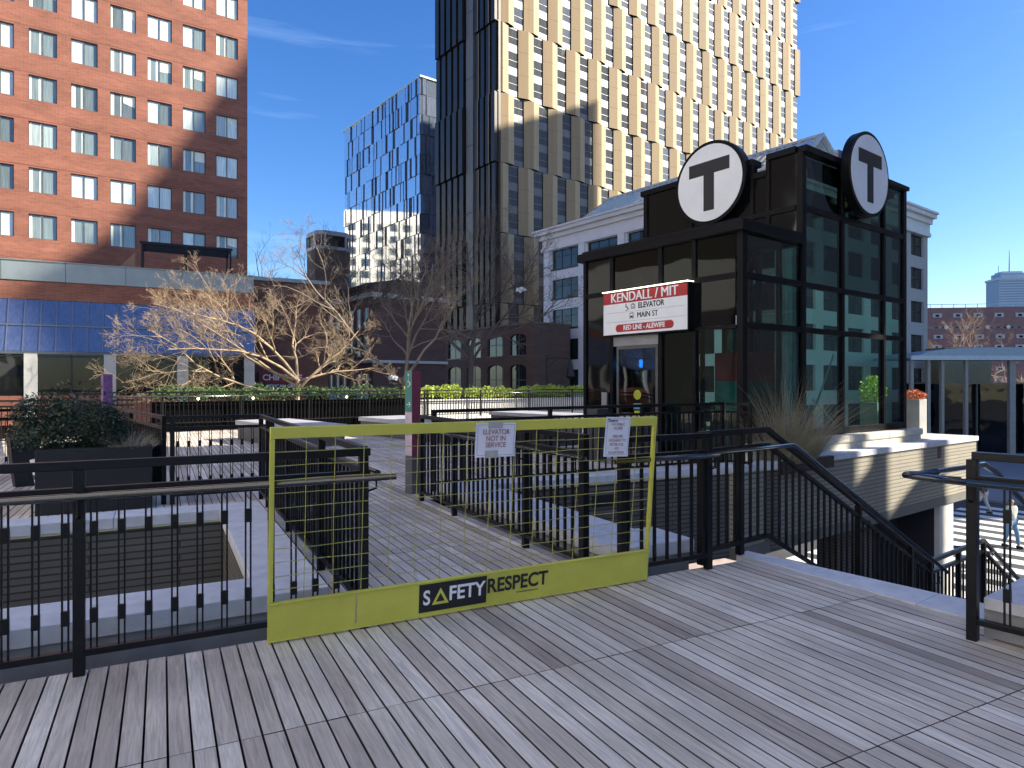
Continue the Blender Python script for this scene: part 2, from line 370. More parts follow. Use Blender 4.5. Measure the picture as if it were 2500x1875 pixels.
b = MB(); b.box(-7.5, 0.98, 7.81, 7.835, 0.031, 0.049); b.box(0.548, 0.575, 4.96, 7.80, 0.031, 0.049); b.build('bright_line', BRIGHT_LINE, lw_)
sw = uthing('stair_well_wall', 'brick wall with pale granite coping across the open stair well', 'wall')
slabs_x(3.30, 9.45, 8.10, 8.50, 0.05, 0.16, 5).build('coping', STONE, sw, bevel=0.006)
b = MB(); b.box(3.30, 9.45, 8.14, 8.48, -1.35, 0.03); b.build('brick_face', WALLB, sw)
b = MB(); b.box(3.30, 9.45, 8.105, 8.138, 0.031, 0.049); b.build('bright_line', BRIGHT_LINE, sw)
b = MB(); b.box(5.55, 5.95, 8.128, 8.139, -0.30, -0.13); b.build('vent', INK, sw)
lc = uthing('low_wall', 'low granite capped wall along the right side of the walkway', 'wall')
slabs_y(3.27, 3.88, 5.003, 8.095, 0.05, 0.16, 3).build('coping', STONE, lc, bevel=0.006)
slabs_x(3.27, 4.09, 4.43, 5.0, 0.05, 0.16, 2).build('coping', STONE, lc, bevel=0.006)
b = MB(); b.box(3.30, 3.85, 4.47, 8.09, -0.5, 0.048); b.box(3.85, 4.06, 4.47, 4.96, -0.5, 0.048); b.build('curb', STONE_D, lc)

# ================================================================== railings
def railing(label, p0, p1, z0=0.0, posts=(), h=1.105, style='single', hand=0, base_posts=True, name='railing', z1=None, mid=True, t0=None, t1=None, step=0.125, overs=(0, 0), hh=0.93):
    """steel guard rail from p0 to p1 (world xy); hand = +-1 puts the round handrail left/right of the run"""
    d = Vector((p1[0]-p0[0], p1[1]-p0[1])); Ln = d.length; rz = math.atan2(d.y, d.x)
    T = thing(name, label, 'railing', (p0[0], p0[1], z0), rz)
    dz = (z1 - z0) if z1 is not None else 0.0
    zz = lambda x: dz*x/Ln
    MB().bar((0, 0, h-0.024), (Ln, 0, h-0.024+dz), 0.05, 0.046).build('top_rail', BLACK, T, bevel=0.004)
    if mid: MB().bar((0, 0, h-0.155), (Ln, 0, h-0.155+dz), 0.045, 0.036).build('middle_rail', BLACK, T, bevel=0.003)
    MB().bar((0, 0, 0.115), (Ln, 0, 0.115+dz), 0.045, 0.034).build('bottom_rail', BLACK, T, bevel=0.003)
    for x in posts:
        MB().box(-0.027, 0.027, -0.027, 0.027, 0.0, h-0.047).build('post', BLACK, T, loc=(x, 0, zz(x)), bevel=0.003)
    zb, zt = 0.13, h-0.172
    b = MB()
    if style == 'pair':
        for sx in (-0.0135, 0.0135): b.box(sx-0.0045, sx+0.0045, -0.006, 0.006, zb, zt)
        for zc in (0.30, 0.75):
            b.box(-0.019, 0.019, -0.010, 0.010, zc-0.038, zc+0.038)
    else:
        b.box(-0.0105, 0.0105, -0.0105, 0.0105, zb, zt)
    first = None; n = 0; x = 0.09 if t0 is None else t0
    end = (Ln-0.05) if t1 is None else t1
    while x < end:
        if all(abs(x-p) > 0.045 for p in posts):
            if first is None: first = b.build('baluster', BLACK, T, loc=(x, 0, zz(x)))
            else:
                c = first.copy(); COL.objects.link(c); c.parent = T; c.location = (x, 0, zz(x))
            n += 1
            if n >= 99: break
        x += step
    if hand:
        y = 0.085*hand
        MB().tube([(-overs[0], y, hh), (Ln+overs[1], y, hh+dz)], 0.0205, 12).build('handrail', HAND, T, smooth=True)
        for x in posts:
            MB().tube([(x, 0.02*hand, hh-0.12+zz(x)), (x, y, hh-0.10+zz(x)), (x, y, hh-0.015+zz(x))], 0.008, 6).build('bracket', BLACK, T)
    return T
# near left rail, along the light well
pL = uv(-4.9, 4.10); 
railing('nearest railing, left of the yellow gate, with paired thin balusters before the light well', uv(-4.9, 4.10), uv(1.14, 4.10), posts=(0.02, 1.56, 4.52, 6.00), style='pair', hand=-1, overs=(0, 0.14), t0=0.21)
railing('short railing between the yellow gate and the stairs', uv(3.036, 4.10), uv(3.955, 4.10), posts=(0.03, 0.89), hand=-1, overs=(0.10, 0.0))
railing('railing along the left edge of the walkway behind the gate', uv(1.14, 4.22), uv(1.14, 9.30), posts=(0.03, 1.3, 2.9, 4.4, 5.05), hand=-1, overs=(0, 0), step=0.115)
railing('railing along the right edge of the walkway, seen through the gate mesh', uv(2.95, 4.40), uv(2.95, 8.20), posts=(0.03, 1.0, 2.69, 3.77), hand=1, overs=(0.1, 0.0), step=0.115)
railing('railing across the deck right of the black planter, deck boards behind it', uv(0.08, 9.37), uv(1.32, 9.37), posts=(0.03, 1.21), style='pair', hand=0)
a_ = Vector(uv(0.02, 9.40)); b_ = a_ + Vector((-0.6088, 0.7934))*5.2
railing('railing running away behind the black planter towards the purple totem', a_, b_, posts=(0.03, 2.6, 5.17), hand=0)
railing('long railing over the stair well in front of the elevator booth', (-1.08, 9.05), (3.62, 11.50), z0=0.05, z1=0.085, posts=(0.03, 1.85, 3.55, 5.27), hand=0, step=0.12)
railing('railing returning from the booth corner beside the stone plinth', (3.66, 11.45), (3.95, 11.08), z0=0.08, posts=(0.44,), hand=0)
# far left ones
railing('second railing from the left edge, behind the light well', uv(-9.2, 11.0) , (-7.6, 11.2), posts=(0.5, 3.5), hand=1, style='pair')
railing('far railing at the left edge, in front of the red brick base', (-16.5, 15.0), (-9.9, 17.6), posts=(0.03, 3.3, 6.6), hand=1)
railing('sun-caught railing running away left of the purple totem', (-8.6, 13.9), (-12.9, 19.6), z0=0.05, z1=0.12, posts=(0.03, 2.4, 4.8, 7.1), hand=0)
# far boundary railing
railing('far boundary railing in front of the dark planters', (-12.7, 19.4), (-3.4, 26.54), z0=0.16, posts=(0.03, 2.35, 4.7, 7.0, 9.3, 11.65), hand=-1, step=0.13, hh=0.95)
railing('far boundary railing in front of the sunlit cream planters', (-3.38, 26.56), (4.1, 32.3), z0=0.17, posts=(0.03, 2.6, 5.2, 7.8, 9.3), hand=-1, step=0.13, hh=0.95)

# ================================================================== stairs, stone edge, stair rails (street frame)
stp = sthing('stone_stairs', 'granite stairs going down from the deck to the street behind the stone edge strip', 'stairs')
b = MB()
def strip_in(t_): return 4.90+(t_-1.46)*0.28/2.04
for ta, tb in ((1.30, 1.95), (1.954, 2.75), (2.754, 3.50)): b.prism([(strip_in(ta), ta), (5.35, ta), (5.35, tb), (strip_in(tb), tb)], -0.16, 0.003)
b.build('edge_strip', STONE, stp, bevel=0.004)
b = MB()
for i in range(11): b.box(5.353+i*0.327, 5.353+(i+1)*0.327+0.02, 1.48, 3.50, -0.163*(i+2), -0.163*(i+1))
b.build('steps', STONE, stp)
b = MB(); b.box(8.97, 11.4, 1.48, 3.9, -2.1, -1.95); b.build('landing', STONE, stp)
b = MB()
for i in range(15): b.box(11.4+i*0.32, 11.4+(i+1)*0.32+0.02, 1.48, 3.50, -1.95-0.17*(i+2), -1.95-0.17*(i+1))
b.build('steps', STONE, stp)
b = MB(); b.box(4.66, 9.0, -4.0, 1.46, -0.9, 0.17); b.build('side_wall', STONE_D, stp)
slabs_y(4.63, 5.30, -3.8, 1.455, 0.171, 0.24, 3).build('side_coping', STONE, stp, bevel=0.005)

def stair_rail(label, t, s0, s1, s2, s3, zl, side):
    """guard: level s0..s1 on the deck, slopes s1..s2 to landing height zl, level to s3, then down again"""
    T = sthing('stair_railing', label, 'railing', s0, t, 0); L1, L2, L3 = s1-s0, s2-s0, s3-s0; L4 = L3+3.2; zd = zl-1.75
    H = 1.105
    path = [(0, 0), (L1, 0), (L2, zl), (L3, zl), (L4, zd)]
    for (xa, za), (xb, zb) in zip(path[:-1], path[1:]):
        MB().bar((xa, 0, za+H-0.024), (xb, 0, zb+H-0.024), 0.05, 0.05).build('top_rail', BLACK, T, bevel=0.004)
        MB().bar((xa, 0, za+H-0.165), (xb, 0, zb+H-0.165), 0.045, 0.038).build('middle_rail', BLACK, T)
        MB().bar((xa, 0, za+0.11), (xb, 0, zb+0.11), 0.045, 0.036).build('bottom_rail', BLACK, T)
    def zz(x):
        for (xa, za), (xb, zb) in zip(path[:-1], path[1:]):
            if x <= xb: return za+(zb-za)*(x-xa)/(xb-xa)
        return zd
    hy = 0.09*side
    MB().tube([(-0.05, hy, 0.93), (L1+0.28, hy, 0.93), (L1+0.36, hy, 0.90), (L2+0.3, hy, zl+0.93-0.02)], 0.0205, 12).build('handrail', HAND, T, smooth=True)
    MB().tube([(L3-0.1, hy, zl+0.93), (L3+0.1, hy, zl+0.93), (L4, hy, zd+0.93)], 0.0205, 12).build('handrail', HAND, T, smooth=True)
    for x in (0.03, 0.57, L1+1.75, L1+3.05, L2, (L2+L3)/2, L3, L3+1.6):
        MB().box(-0.028, 0.028, -0.028, 0.028, 0.0, H-0.045).build('post', BLACK, T, loc=(x, 0, zz(x)))
        MB().tube([(x+0.02, 0.02*side, 0.80+zz(x)), (x+0.05, hy, 0.82+zz(x)), (x+0.05, hy, 0.905+zz(x))], 0.008, 6).build('bracket', BLACK, T)
    b = MB().box(-0.0105, 0.0105, -0.0105, 0.0105, 0.12, H-0.18); first = None
    x = 0.14; n = 0
    while x < L4 and n < 98:
        if first is None: first = b.build('baluster', BLACK, T, loc=(x, 0, zz(x)))
        else:
            c = first.copy(); COL.objects.link(c); c.parent = T; c.location = (x, 0, zz(x))
        x += 0.118; n += 1
stair_rail('railing down the far side of the stairs, sloping from the deck to the landing', 3.47, 4.62, 5.62, 9.23, 11.05, -1.79, -1)
# near right corner guard
T = railing('near railing at the right edge of the deck with paired balusters, beside the stairs', st(4.54, 1.48), st(4.54, -2.6), posts=(0.0, 2.0), style='pair', hand=-1, t0=0.17)
lo = sthing('looped_handrail', 'round black handrail with a loop beside the near right post, running down the stairs', 'handrail', 4.54, 1.48)
MB().tube([(0.0, 0.06, 0.93), (-0.04, 0.14, 0.93), (-0.05, 0.30, 0.93), (-0.02, 0.36, 0.93), (0.04, 0.37, 0.93), (0.09, 0.33, 0.93), (0.30, 0.30, 0.93)], 0.0205, 12).build('loop', HAND, lo, smooth=True)
MB().tube([(0.30, 0.30, 0.93), (0.95, 0.24, 0.935), (1.10, 0.22, 0.88), (4.6, 0.14, -0.86)], 0.0205, 12).build('rail', HAND, lo, smooth=True)
MB().tube([(-0.085, 0.0, 0.93), (-0.085, 0.16, 0.93), (-0.04, 0.30, 0.93)], 0.0205, 12).build('rail', HAND, lo, smooth=True)

# ================================================================== the yellow gate
gt = thing('safety_gate', 'yellow mesh edge-protection gate standing across the walkway, black and white lettering on its toe board', 'safety gate', (-1.41, 3.87, 0.012), UA, rx=R(5.2))
GL = 2.75
b = MB(); b.box(0, GL, -0.011, 0.011, 0.0, 0.232); b.box(0, GL, -0.020, -0.0112, 0.222, 0.232); b.box(0, GL, -0.020, -0.0112, 0, 0.010); b.build('toe_board', YEL, gt, bevel=0.002)
MB().box(0, GL, -0.016, 0.016, 1.185, 1.250).build('top_rail', YEL, gt, bevel=0.003)
for x in (0.0, GL-0.026): MB().box(x, x+0.026, -0.0135, 0.0135, 0.233, 1.184).build('side_post', YEL, gt, bevel=0.002)
b = MB()
for i in range(1, 16):
    x = 0.03+i*0.1695; jit = rnd.uniform(-0.006, 0.006)
    b.tube([(x, 0, 0.22), (x+jit, -0.003, 0.7), (x+jit*0.5, 0, 1.19)], 0.0024, 5)
for k in range(11):
    z = 0.30+k*0.0805; pts = []
    for i in range(12): pts.append((0.02+i*(GL-0.04)/11, 0.004+rnd.uniform(-0.002, 0.002), z+rnd.uniform(-0.005, 0.005)))
    b.tube(pts, 0.0024, 5)
b.build('mesh_infill', WIRE, gt)
b = MB(); b.box(0.911, 1.385, -0.0135, -0.0125, 0.028, 0.212); b.build('lettering_panel', INK, gt)
text('lettering', 'S', 0.132, (0.962, -0.0145, 0.118), FRONT, SIGNW, gt, 0.0006, 0.022, sx=0.82)
text('lettering', 'FETY', 0.132, (1.242, -0.0145, 0.126), FRONT, SIGNW, gt, 0.0006, 0.022, sx=0.90)
b = MB(); yy = -0.0145
A, B_, C_ = Vector((1.056, yy, 0.178)), Vector((0.998, yy, 0.070)), Vector((1.116, yy, 0.070))
cc = (A+B_+C_)/3; a2, b2, c2 = [cc+(p-cc)*0.52 for p in (A, B_, C_)]
for p, q, p2, q2 in ((A, B_, a2, b2), (B_, C_, b2, c2), (C_, A, c2, a2)): b.quad(p, q, q2, p2)
b.build('triangle_mark', YEL, gt)
text('lettering', 'RESPECT', 0.135, (1.622, -0.0145, 0.133), FRONT, INK, gt, 0.0006, 0.026, sx=0.90)
text('small_lettering', 'www.safetyrespect.com', 0.020, (1.70, -0.0125, 0.065), FRONT, INK, gt, 0.0004, 0, sx=0.9)
b = MB(); b.box(0.503, 0.515, -0.0118, -0.0112, 0.03, 0.225); b.build('scratch', mat('bare scratched metal', (0.40, 0.37, 0.20), 0.5, 0.2, 0.3, 30), gt)
# notices taped to the gate
def sheet(label, x, z, wd, ht, tilt):
    T = thing('paper_notice', label, 'notice', (0, 0, 0), 0)
    base = gt.matrix_basis @ Matrix.Translation((x, -0.0175, z)) @ Matrix.Rotation(tilt, 4, 'Y')
    T.matrix_world = base
    b = MB(); nx, nz = 8, 6
    for i in range(nx):
        for j in range(nz):
            def P(a, c):
                X = -wd/2+wd*a/nx; Z = -ht/2+ht*c/nz
                return (X, -0.0015*(1+sin(a*1.3)*sin(c*1.1)) - (0.004 if c < 1 else 0), Z)
            b.quad(P(i, j), P(i+1, j), P(i+1, j+1), P(i, j+1))
    b.build('sheet', PAPER, T, smooth=True)
    b = MB(); e = 0.012; l = 0.0018; y = -0.0068
    for x0, x1, z0, z1 in ((-wd/2+e, wd/2-e, ht/2-e-l, ht/2-e), (-wd/2+e, wd/2-e, -ht/2+e, -ht/2+e+l), (-wd/2+e, -wd/2+e+l, -ht/2+e, ht/2-e), (wd/2-e-l, wd/2-e, -ht/2+e, ht/2-e)):
        b.quad((x0, y, z0), (x1, y, z0), (x1, y, z1), (x0, y, z1))
    b.build('printed_border', INKB, T)
    return T
gt.matrix_basis = Matrix.Translation(gt.location) @ gt.rotation_euler.to_matrix().to_4x4()
p1 = sheet('wide paper notice reading ELEVATOR NOT IN SERVICE taped to the gate', 1.405, 1.128, 0.292, 0.226, R(0.8))
for i, l in enumerate(('ELEVATOR', 'NOT IN', 'SERVICE')): text('lettering', l, 0.046, (0.0, -0.0072, 0.052-0.043*i), FRONT, INKR, p1, 0.0002, 0.008, sx=0.9)
for q in ((-0.06, 0.045, -0.0080, -0.0072, 0.078, 0.123), (-0.075, 0.02, -0.0080, -0.0072, -0.118, -0.07)): MB().box(*q).build('tape', TAPE, p1)
p2 = sheet('tall paper notice about site access taped near the right end of the gate', 2.385, 1.112, 0.218, 0.288, R(2.2))
text('logo_lettering', 'Turner', 0.030, (-0.052, -0.0072, 0.118), FRONT, INK, p2, 0.0002, 0.03)
for i, l in enumerate(('NO PUBLIC', 'ACCESS', '', '100% PPE', 'REQUIRED TO', 'ENTER SITE.', 'NO', 'EXCEPTIONS')):
    if l: text('lettering', l, 0.026, (0.0, -0.0072, 0.092-0.0295*i), FRONT, INKR, p2, 0.0002, 0.006, sx=0.9)

# ================================================================== elevator booth (street frame)
BO = (10.48, 6.98)
bt = sthing('elevator_booth', 'black glass and steel elevator booth of the subway station with stepped roof', 'station booth', *BO, 0)
FLOORC = mat('booth floor', (0.20, 0.20, 0.19), 0.6)
GLK = glass('dark booth glass', (0.10, 0.17, 0.14), 0.0, 0.015, 0.035, 0.55)  # tint darkened to stand for shade and dark reflections in the panes
GLG = glass('green booth glass', (0.55, 0.85, 0.68), 0.0, 0.015, 0.03, 0.5)
RBG = glass('rear booth glass', (0.80, 0.95, 0.86), 0.0)
GLO = window_glass('opaque black cladding glass', (0.004, 0.0045, 0.006), 0.0, 0.04, 0.03, 0.6)
ZL, ZT = 4.42, 6.17
D2 = 4.03
# frame parts
def mull(x0, y0, x1, y1, z0, z1): MB().box(x0, x1, y0, y1, z0, z1).build('mullion', DARKC, bt)
cols_r = [0.0, 2.06, 3.63, 5.52, 6.58]       # right face columns
for x in cols_r:
    top = ZL-0.2 if x < 1 else ZT-0.12
    wd_ = 0.14 if x in (0.0, 2.06, 6.58) else 0.085
    MB().box(x-(wd_/2 if x not in (0.0,) else 0), x+wd_/2 + (wd_/2 if x == 0.0 else 0), -0.035, 0.09, 0.45 if x > 0 else 0.0, top).build('column', DARKC, bt)
for z, x0 in ((2.56, 0.14), (3.45, 0.14), (4.97, 2.13)):
    MB().box(x0, 6.51, -0.030, 0.05, z-0.055, z+0.055).build('transom', DARKC, bt)
MB().box(0.14, 6.51, -0.032, 0.12, 0.45, 0.60).build('sill', DARKC, bt)
cols_l = [1.0, 1.81, 3.14, D2-0.07]
for y in cols_l: MB().box(-0.035, 0.08, y-0.045, y+0.045, 0.02, ZL-0.2).build('column', DARKC, bt)
MB().box(-0.030, 0.06, 0.09, D2-0.12, 3.40, 3.50).build('transom', DARKC, bt)
MB().box(-0.028, 0.06, 0.09, 3.09, 2.50, 2.56).build('transom', DARKC, bt)
# roof ledge of the lower box
b = MB(); b.box(-0.12, 1.99, -0.12, D2+0.1, ZL-0.20, ZL-0.02); b.box(-0.05, 1.99, -0.05, D2, ZL-0.02, ZL+0.03); b.build('lower_roof', DARKC, bt, bevel=0.01)
# tower top: left face with notch
b = MB()
b.box(2.0, 2.14, 0.092, 0.72, ZL-0.2, ZT-0.12); b.box(2.0, 2.14, 0.72, 1.04, ZL-0.2, 5.74); b.box(2.0, 2.14, 1.04, D2, ZL-0.2, ZT-0.12)
b.build('tower_side', GLO, bt)
b = MB()
for y0, y1, z1 in ((0.092, 0.72, ZT), (1.04, D2+0.05, ZT)): b.box(1.94, 2.3, y0, y1, z1-0.12, z1)
b.box(1.95, 2.3, 0.72, 1.04, 5.74, 5.86)
for y in (0.70, 1.06, 1.60, 2.6, D2-0.1): b.box(1.965, 2.03, y-0.04, y+0.04, ZL+0.02, ZT-0.121)
b.box(1.962, 2.03, 0.1, D2, 4.92, 5.02)
b.build('parapet_frame', DARKC, bt)
b = MB(); b.box(2.02, 4.1, -0.10, 0.090, ZT-0.12, ZT); b.box(2.301, 6.3, 0.1, 0.5, ZT-0.30, ZT-0.14); b.box(4.1, 6.68, -0.09, 0.2, ZT-0.10, ZT-0.01); b.box(6.5, 6.68, 0.2, D2, ZT-0.10, ZT-0.01)
b.build('upper_cornice', DARKC, bt)
b = MB(); b.box(2.35, 6.5, 1.1, D2, ZT-0.35, ZT-0.2); b.build('upper_roof', DARKC, bt)
# glazing
xr = [(0.14, 1.99), (2.13, 3.59), (3.67, 5.48), (5.56, 6.51)]
for i, (xa, xb) in enumerate(xr):
    zs = [(0.60, 2.505), (2.615, 3.395), (3.505, ZL-0.2 if i == 0 else 4.915)] + ([(5.025, ZT-0.12)] if i else [])
    for (za, zb) in zs:
        m_ = GLG if (za < 3.45 and i >= 1) else GLK
        MB().quad((xa, 0.006, za), (xb, 0.006, za), (xb, 0.006, zb), (xa, 0.006, zb)).build('glass_pane', m_, bt)
MB().quad((6.56, 0.09, 0.6), (6.56, D2-0.1, 0.6), (6.56, D2-0.1, 3.45), (6.56, 0.09, 3.45)).build('glass_pane', RBG, bt)
MB().quad((6.56, 0.09, 3.46), (6.56, D2-0.1, 3.46), (6.56, D2-0.1, ZT-0.12), (6.56, 0.09, ZT-0.12)).build('glass_pane', RBG, bt)
for ya, yb in ((0.12, 0.955), (1.045, 1.765), (1.855, 3.095), (3.185, D2-0.13)):
    MB().box(0.0, 0.012, ya, yb, 3.505, ZL-0.2).build('glass_pane', GLO if ya > 3.1 else GLK, bt)
MB().box(0.0, 0.012, 3.185, D2-0.13, 0.02, 3.395).build('glass_pane', GLO, bt)
MB().quad((0.006, 0.955, 0.15), (0.006, 0.12, 0.15), (0.006, 0.12, 2.495), (0.006, 0.955, 2.495)).build('glass_pane', GLG, bt)
MB().quad((0.006, 1.765, 0.15), (0.006, 1.045, 0.15), (0.006, 1.045, 2.495), (0.006, 1.765, 2.495)).build('glass_pane', GLG, bt)
for ya, yb in ((0.12, 0.955), (1.045, 1.765), (1.855, 3.095)):
    MB().box(0.0, 0.012, ya, yb, 2.565, 3.395).build('glass_pane', GLO, bt)
# back faces of the booth: glass so that the street shows through
for xa, xb in ((0.1, 2.0), (2.1, 4.2), (4.3, 6.4)):
    MB().quad((xa, D2-0.045, 0.3), (xb, D2-0.045, 0.3), (xb, D2-0.045, 3.4), (xa, D2-0.045, 3.4)).build('glass_pane', RBG, bt)
    MB().box(xa, xb, D2-0.06, D2-0.01, 3.4, ZL-0.2).build('rear_panel', DARKC, bt)
MB().box(4.3, 6.5, D2-0.08, D2-0.01, ZL-0.2, ZT-0.13).build('rear_panel', DARKC, bt)
for x in (0.05, 2.05, 4.25, 6.45): MB().box(x-0.05, x+0.05, D2-0.09, D2, 0.0, ZT-0.4 if x > 1 else ZL-0.2).build('column', DARKC, bt)
b = MB(); b.box(0.08, 6.5, 0.1, D2-0.1, -0.05, 0.03); b.build('floor', FLOORC, bt)
b = MB(); b.box(0.9, 2.0, 2.5, 3.85, 0.03, ZL-0.2); b.build('elevator_shaft', mat('shaft steel', (0.06, 0.06, 0.065), 0.5), bt)
BR = mat('brace steel', (0.10, 0.12, 0.11), 0.4)
b = MB()
for x0, x1, z0, z1 in ((2.3, 3.5, 0.7, 2.4), (3.5, 2.3, 0.7, 2.4), (2.3, 3.5, 2.6, 4.8), (3.5, 2.3, 2.6, 4.8)): b.tube([(x0, 1.9, z0), (x1, 1.9, z1)], 0.02, 6)
for x in (2.25, 3.55, 4.4): b.box(x-0.05, x+0.05, 1.85, 1.95, 0.03, ZT-0.4)
b.build('interior_bracing', BR, bt)
b = MB(); b.tube([(3.75, 0.7, 0.85), (4.35, 0.55, 2.15)], 0.018, 6); b.tube([(3.75, 0.7, 1.15), (4.45, 0.6, 0.65)], 0.014, 6)
b.build('stay_rod', mat('pale rod', (0.55, 0.62, 0.55), 0.5), bt)
# door
MB().box(-0.032, 0.02, 1.86, 3.08, 2.30, 2.50).build('door_header', mat('grey aluminium', (0.30, 0.31, 0.33), 0.4, 0.6), bt)
dr = MB().box(-0.012, 0.014, 1.93, 2.93, 0.04, 2.29).build('door', glass('door glass', (0.25, 0.35, 0.42), 0.04, 0.02, 0.01, 0.8), bt)
b = MB(); b.box(-0.03, 0.018, 2.93, 2.99, 0.02, 2.295); b.box(-0.03, 0.018, 1.87, 1.93, 0.02, 2.295); b.box(-0.03, 0.018, 1.931, 2.929, 0.02, 0.11); b.box(-0.03,0.018,1.931,2.929,2.23,2.295); b.build('door_frame', mat('door frame grey', (0.12, 0.125, 0.13), 0.35, 0.5), dr)
MB().disc((-0.017, 2.42, 1.28), 0.10, 'x', 0.003, 28).build('round_sticker', mat('yellow sticker', (0.40, 0.42, 0.03), 0.5), dr)
MB().box(-0.017, -0.014, 2.32, 2.52, 0.98, 1.10).build('blue_sticker', mat('blue sticker', (0.10, 0.25, 0.42), 0.5), dr)
MB().box(-0.017, -0.014, 2.35, 2.50, 0.78, 0.95).build('yellow_sticker', MATS['yellow sticker'], dr)
MB().box(-0.075, -0.035, 1.96, 2.9, 0.80, 0.84).build('push_bar', mat('bright steel', (0.6, 0.6, 0.62), 0.25, 0.9), bt)
MB().box(-0.09, -0.036, 3.22, 3.38, 0.95, 1.32).build('call_panel', mat('bright steel2', (0.35, 0.36, 0.38), 0.35, 0.8), bt)
b = MB(); b.box(0.5, 0.53, 2.76, 2.88, 1.86, 2.03); b.build('blue_display', emit('blue screen light', (0.02, 0.30, 1.0), 6.0), bt)
mur = pattern_mural = mat('red mural film', (0.30, 0.03, 0.06), 0.6, 0, 0.4, 1.5); mu2 = mat('teal mural film', (0.03, 0.14, 0.20), 0.6, 0, 0.4, 1.5)
MB().box(1.6, 1.64, 0.35, 1.7, 1.55, 2.15).build('mural', mur, bt); MB().box(1.6, 1.64, 0.35, 1.7, 0.95, 1.549).build('mural', mu2, bt)
b = MB(); b.box(2.25, 4.4, 2.2, 2.3, 0.03, 1.1); b.build('inner_cabinet', mat('cabinet dark', (0.03, 0.035, 0.035), 0.6), bt)
# door side bollard
bl = sthing('card_bollard', 'dark square pedestal with push plate in front of the booth door', 'pedestal', BO[0]-1.15, BO[1]+2.45, 0)
MB().box(-0.13, 0.13, -0.15, 0.15, 0, 1.02).build('pedestal', mat('pedestal grey', (0.045, 0.045, 0.05), 0.5), bl, bevel=0.01)
MB().box(-0.137, -0.132, -0.08, 0.08, 0.78, 0.83).build('push_plate', MATS['bright steel'], bl)

# station sign
sg = sthing('station_sign', 'red and white KENDALL/MIT elevator sign above the booth door', 'sign', BO[0]-0.20, BO[1], 0)
b = MB(); b.box(0.0, 0.165, 0.99, 3.22, 2.50, 3.43); b.build('case', DARKC, sg, bevel=0.01)
YL, YR = 3.20, 1.01; W_ = YL-YR
ym = (YL+YR)/2
MB().box(-0.006, 0.0, YR, YL, 2.53, 3.17).build('white_panel', SIGNW, sg)
MB().box(-0.006, 0.0, YR, YL, 3.172, 3.40).build('red_panel', RED, sg)
for q in (-1, 0, 1): text('lettering', 'KENDALL / MIT', 0.268, (-0.009-0.0007*q, ym+0.006*q, 3.285), LEFT, SIGNW, sg, 0.001, 0.0, sx=0.97)
text('lettering', 'ELEVATOR', 0.155, (-0.009, ym-0.21, 3.083), LEFT, INK, sg, 0.001, 0.025, sx=0.9)
for q in (-1, 0, 1): text('lettering', 'MAIN ST', 0.155, (-0.009-0.0007*q, ym-0.12+0.003*q, 2.893), LEFT, INK, sg, 0.001, 0.0, sx=0.92)
b = MB()
n_ = 14; r_ = 0.078; pts = []
for i in range(n_+1): th = pi/2+pi*i/n_; pts.append((ym+0.62*1 + r_*-cos(th)*1.0, 2.655+r_*sin(th)))
poly = [(ym+0.66 - (-r_*cos(pi/2+pi*i/n_)) , 2.655+r_*sin(pi/2+pi*i/n_)) for i in range(n_+1)]
L_ = [(ym+0.66+r_*sin(pi*i/n_), 2.655+r_*cos(pi*i/n_)) for i in range(n_+1)]
R_ = [(ym-0.70-r_*sin(pi*i/n_), 2.655-r_*cos(pi*i/n_)) for i in range(n_+1)]
b.prism_x(L_+R_, -0.009, -0.0062); b.build('red_pill', RED, sg)
text('lettering', 'RED LINE - ALEWIFE', 0.135, (-0.011, ym-0.02, 2.655), LEFT, SIGNW, sg, 0.001, 0.03, sx=0.9)
b = MB()
for z in (2.985, 2.79): b.box(-0.0075, -0.006, YR+0.06, YL-0.06, z-0.003, z+0.003)
b.box(-0.0075, -0.006, ym+0.335, ym+0.340, 3.02, 3.15); b.box(-0.0075, -0.006, ym+0.185, ym+0.190, 3.02, 3.15); b.box(-0.0075,-0.006,ym+0.235,ym+0.240,2.83,2.96)
b.build('rule', mat('rule grey', (0.35, 0.38, 0.42), 0.5), sg)
# pictograms: wheelchair user, lift car, bus
b = MB(); y0 = ym+0.43
b.disc((-0.0085, y0+0.02, 3.14), 0.014, 'x', 0.002, 14)
b.tube([(-0.008, y0+0.02, 3.12), (-0.008, y0+0.015, 3.07), (-0.008, y0-0.035, 3.065), (-0.008, y0-0.05, 3.025)], 0.007, 5)
b.tube([(-0.008, y0+0.015+0.045*cos(t), 3.055+0.045*sin(t)) for t in [0.9+i*0.42 for i in range(11)]], 0.006, 5, cap=False)
b.build('wheelchair_symbol', INK, sg)
GRY = MATS['rule grey']
b = MB(); y0 = ym+0.262
b.box(-0.0085, -0.006, y0-0.048, y0+0.048, 3.035, 3.125); b.m = 1; b.box(-0.0095, -0.0086, y0-0.034, y0+0.034, 3.085, 3.112); b.box(-0.0095, -0.0086, y0-0.034, y0-0.006, 3.05, 3.075); b.box(-0.0095, -0.0086, y0+0.006, y0+0.034, 3.05, 3.075)
b.m = 0; b.box(-0.0085, -0.006, y0-0.025, y0-0.008, 3.13, 3.15); b.box(-0.0085, -0.006, y0+0.008, y0+0.025, 3.13, 3.15); b.build('elevator_symbol', [INK, SIGNW], sg)
b = MB(); y0 = ym+0.30
b.box(-0.0085, -0.006, y0-0.05, y0+0.05, 2.855, 2.955); b.box(-0.0085, -0.006, y0-0.042, y0-0.022, 2.835, 2.855); b.box(-0.0085, -0.006, y0+0.022, y0+0.042, 2.835, 2.855)
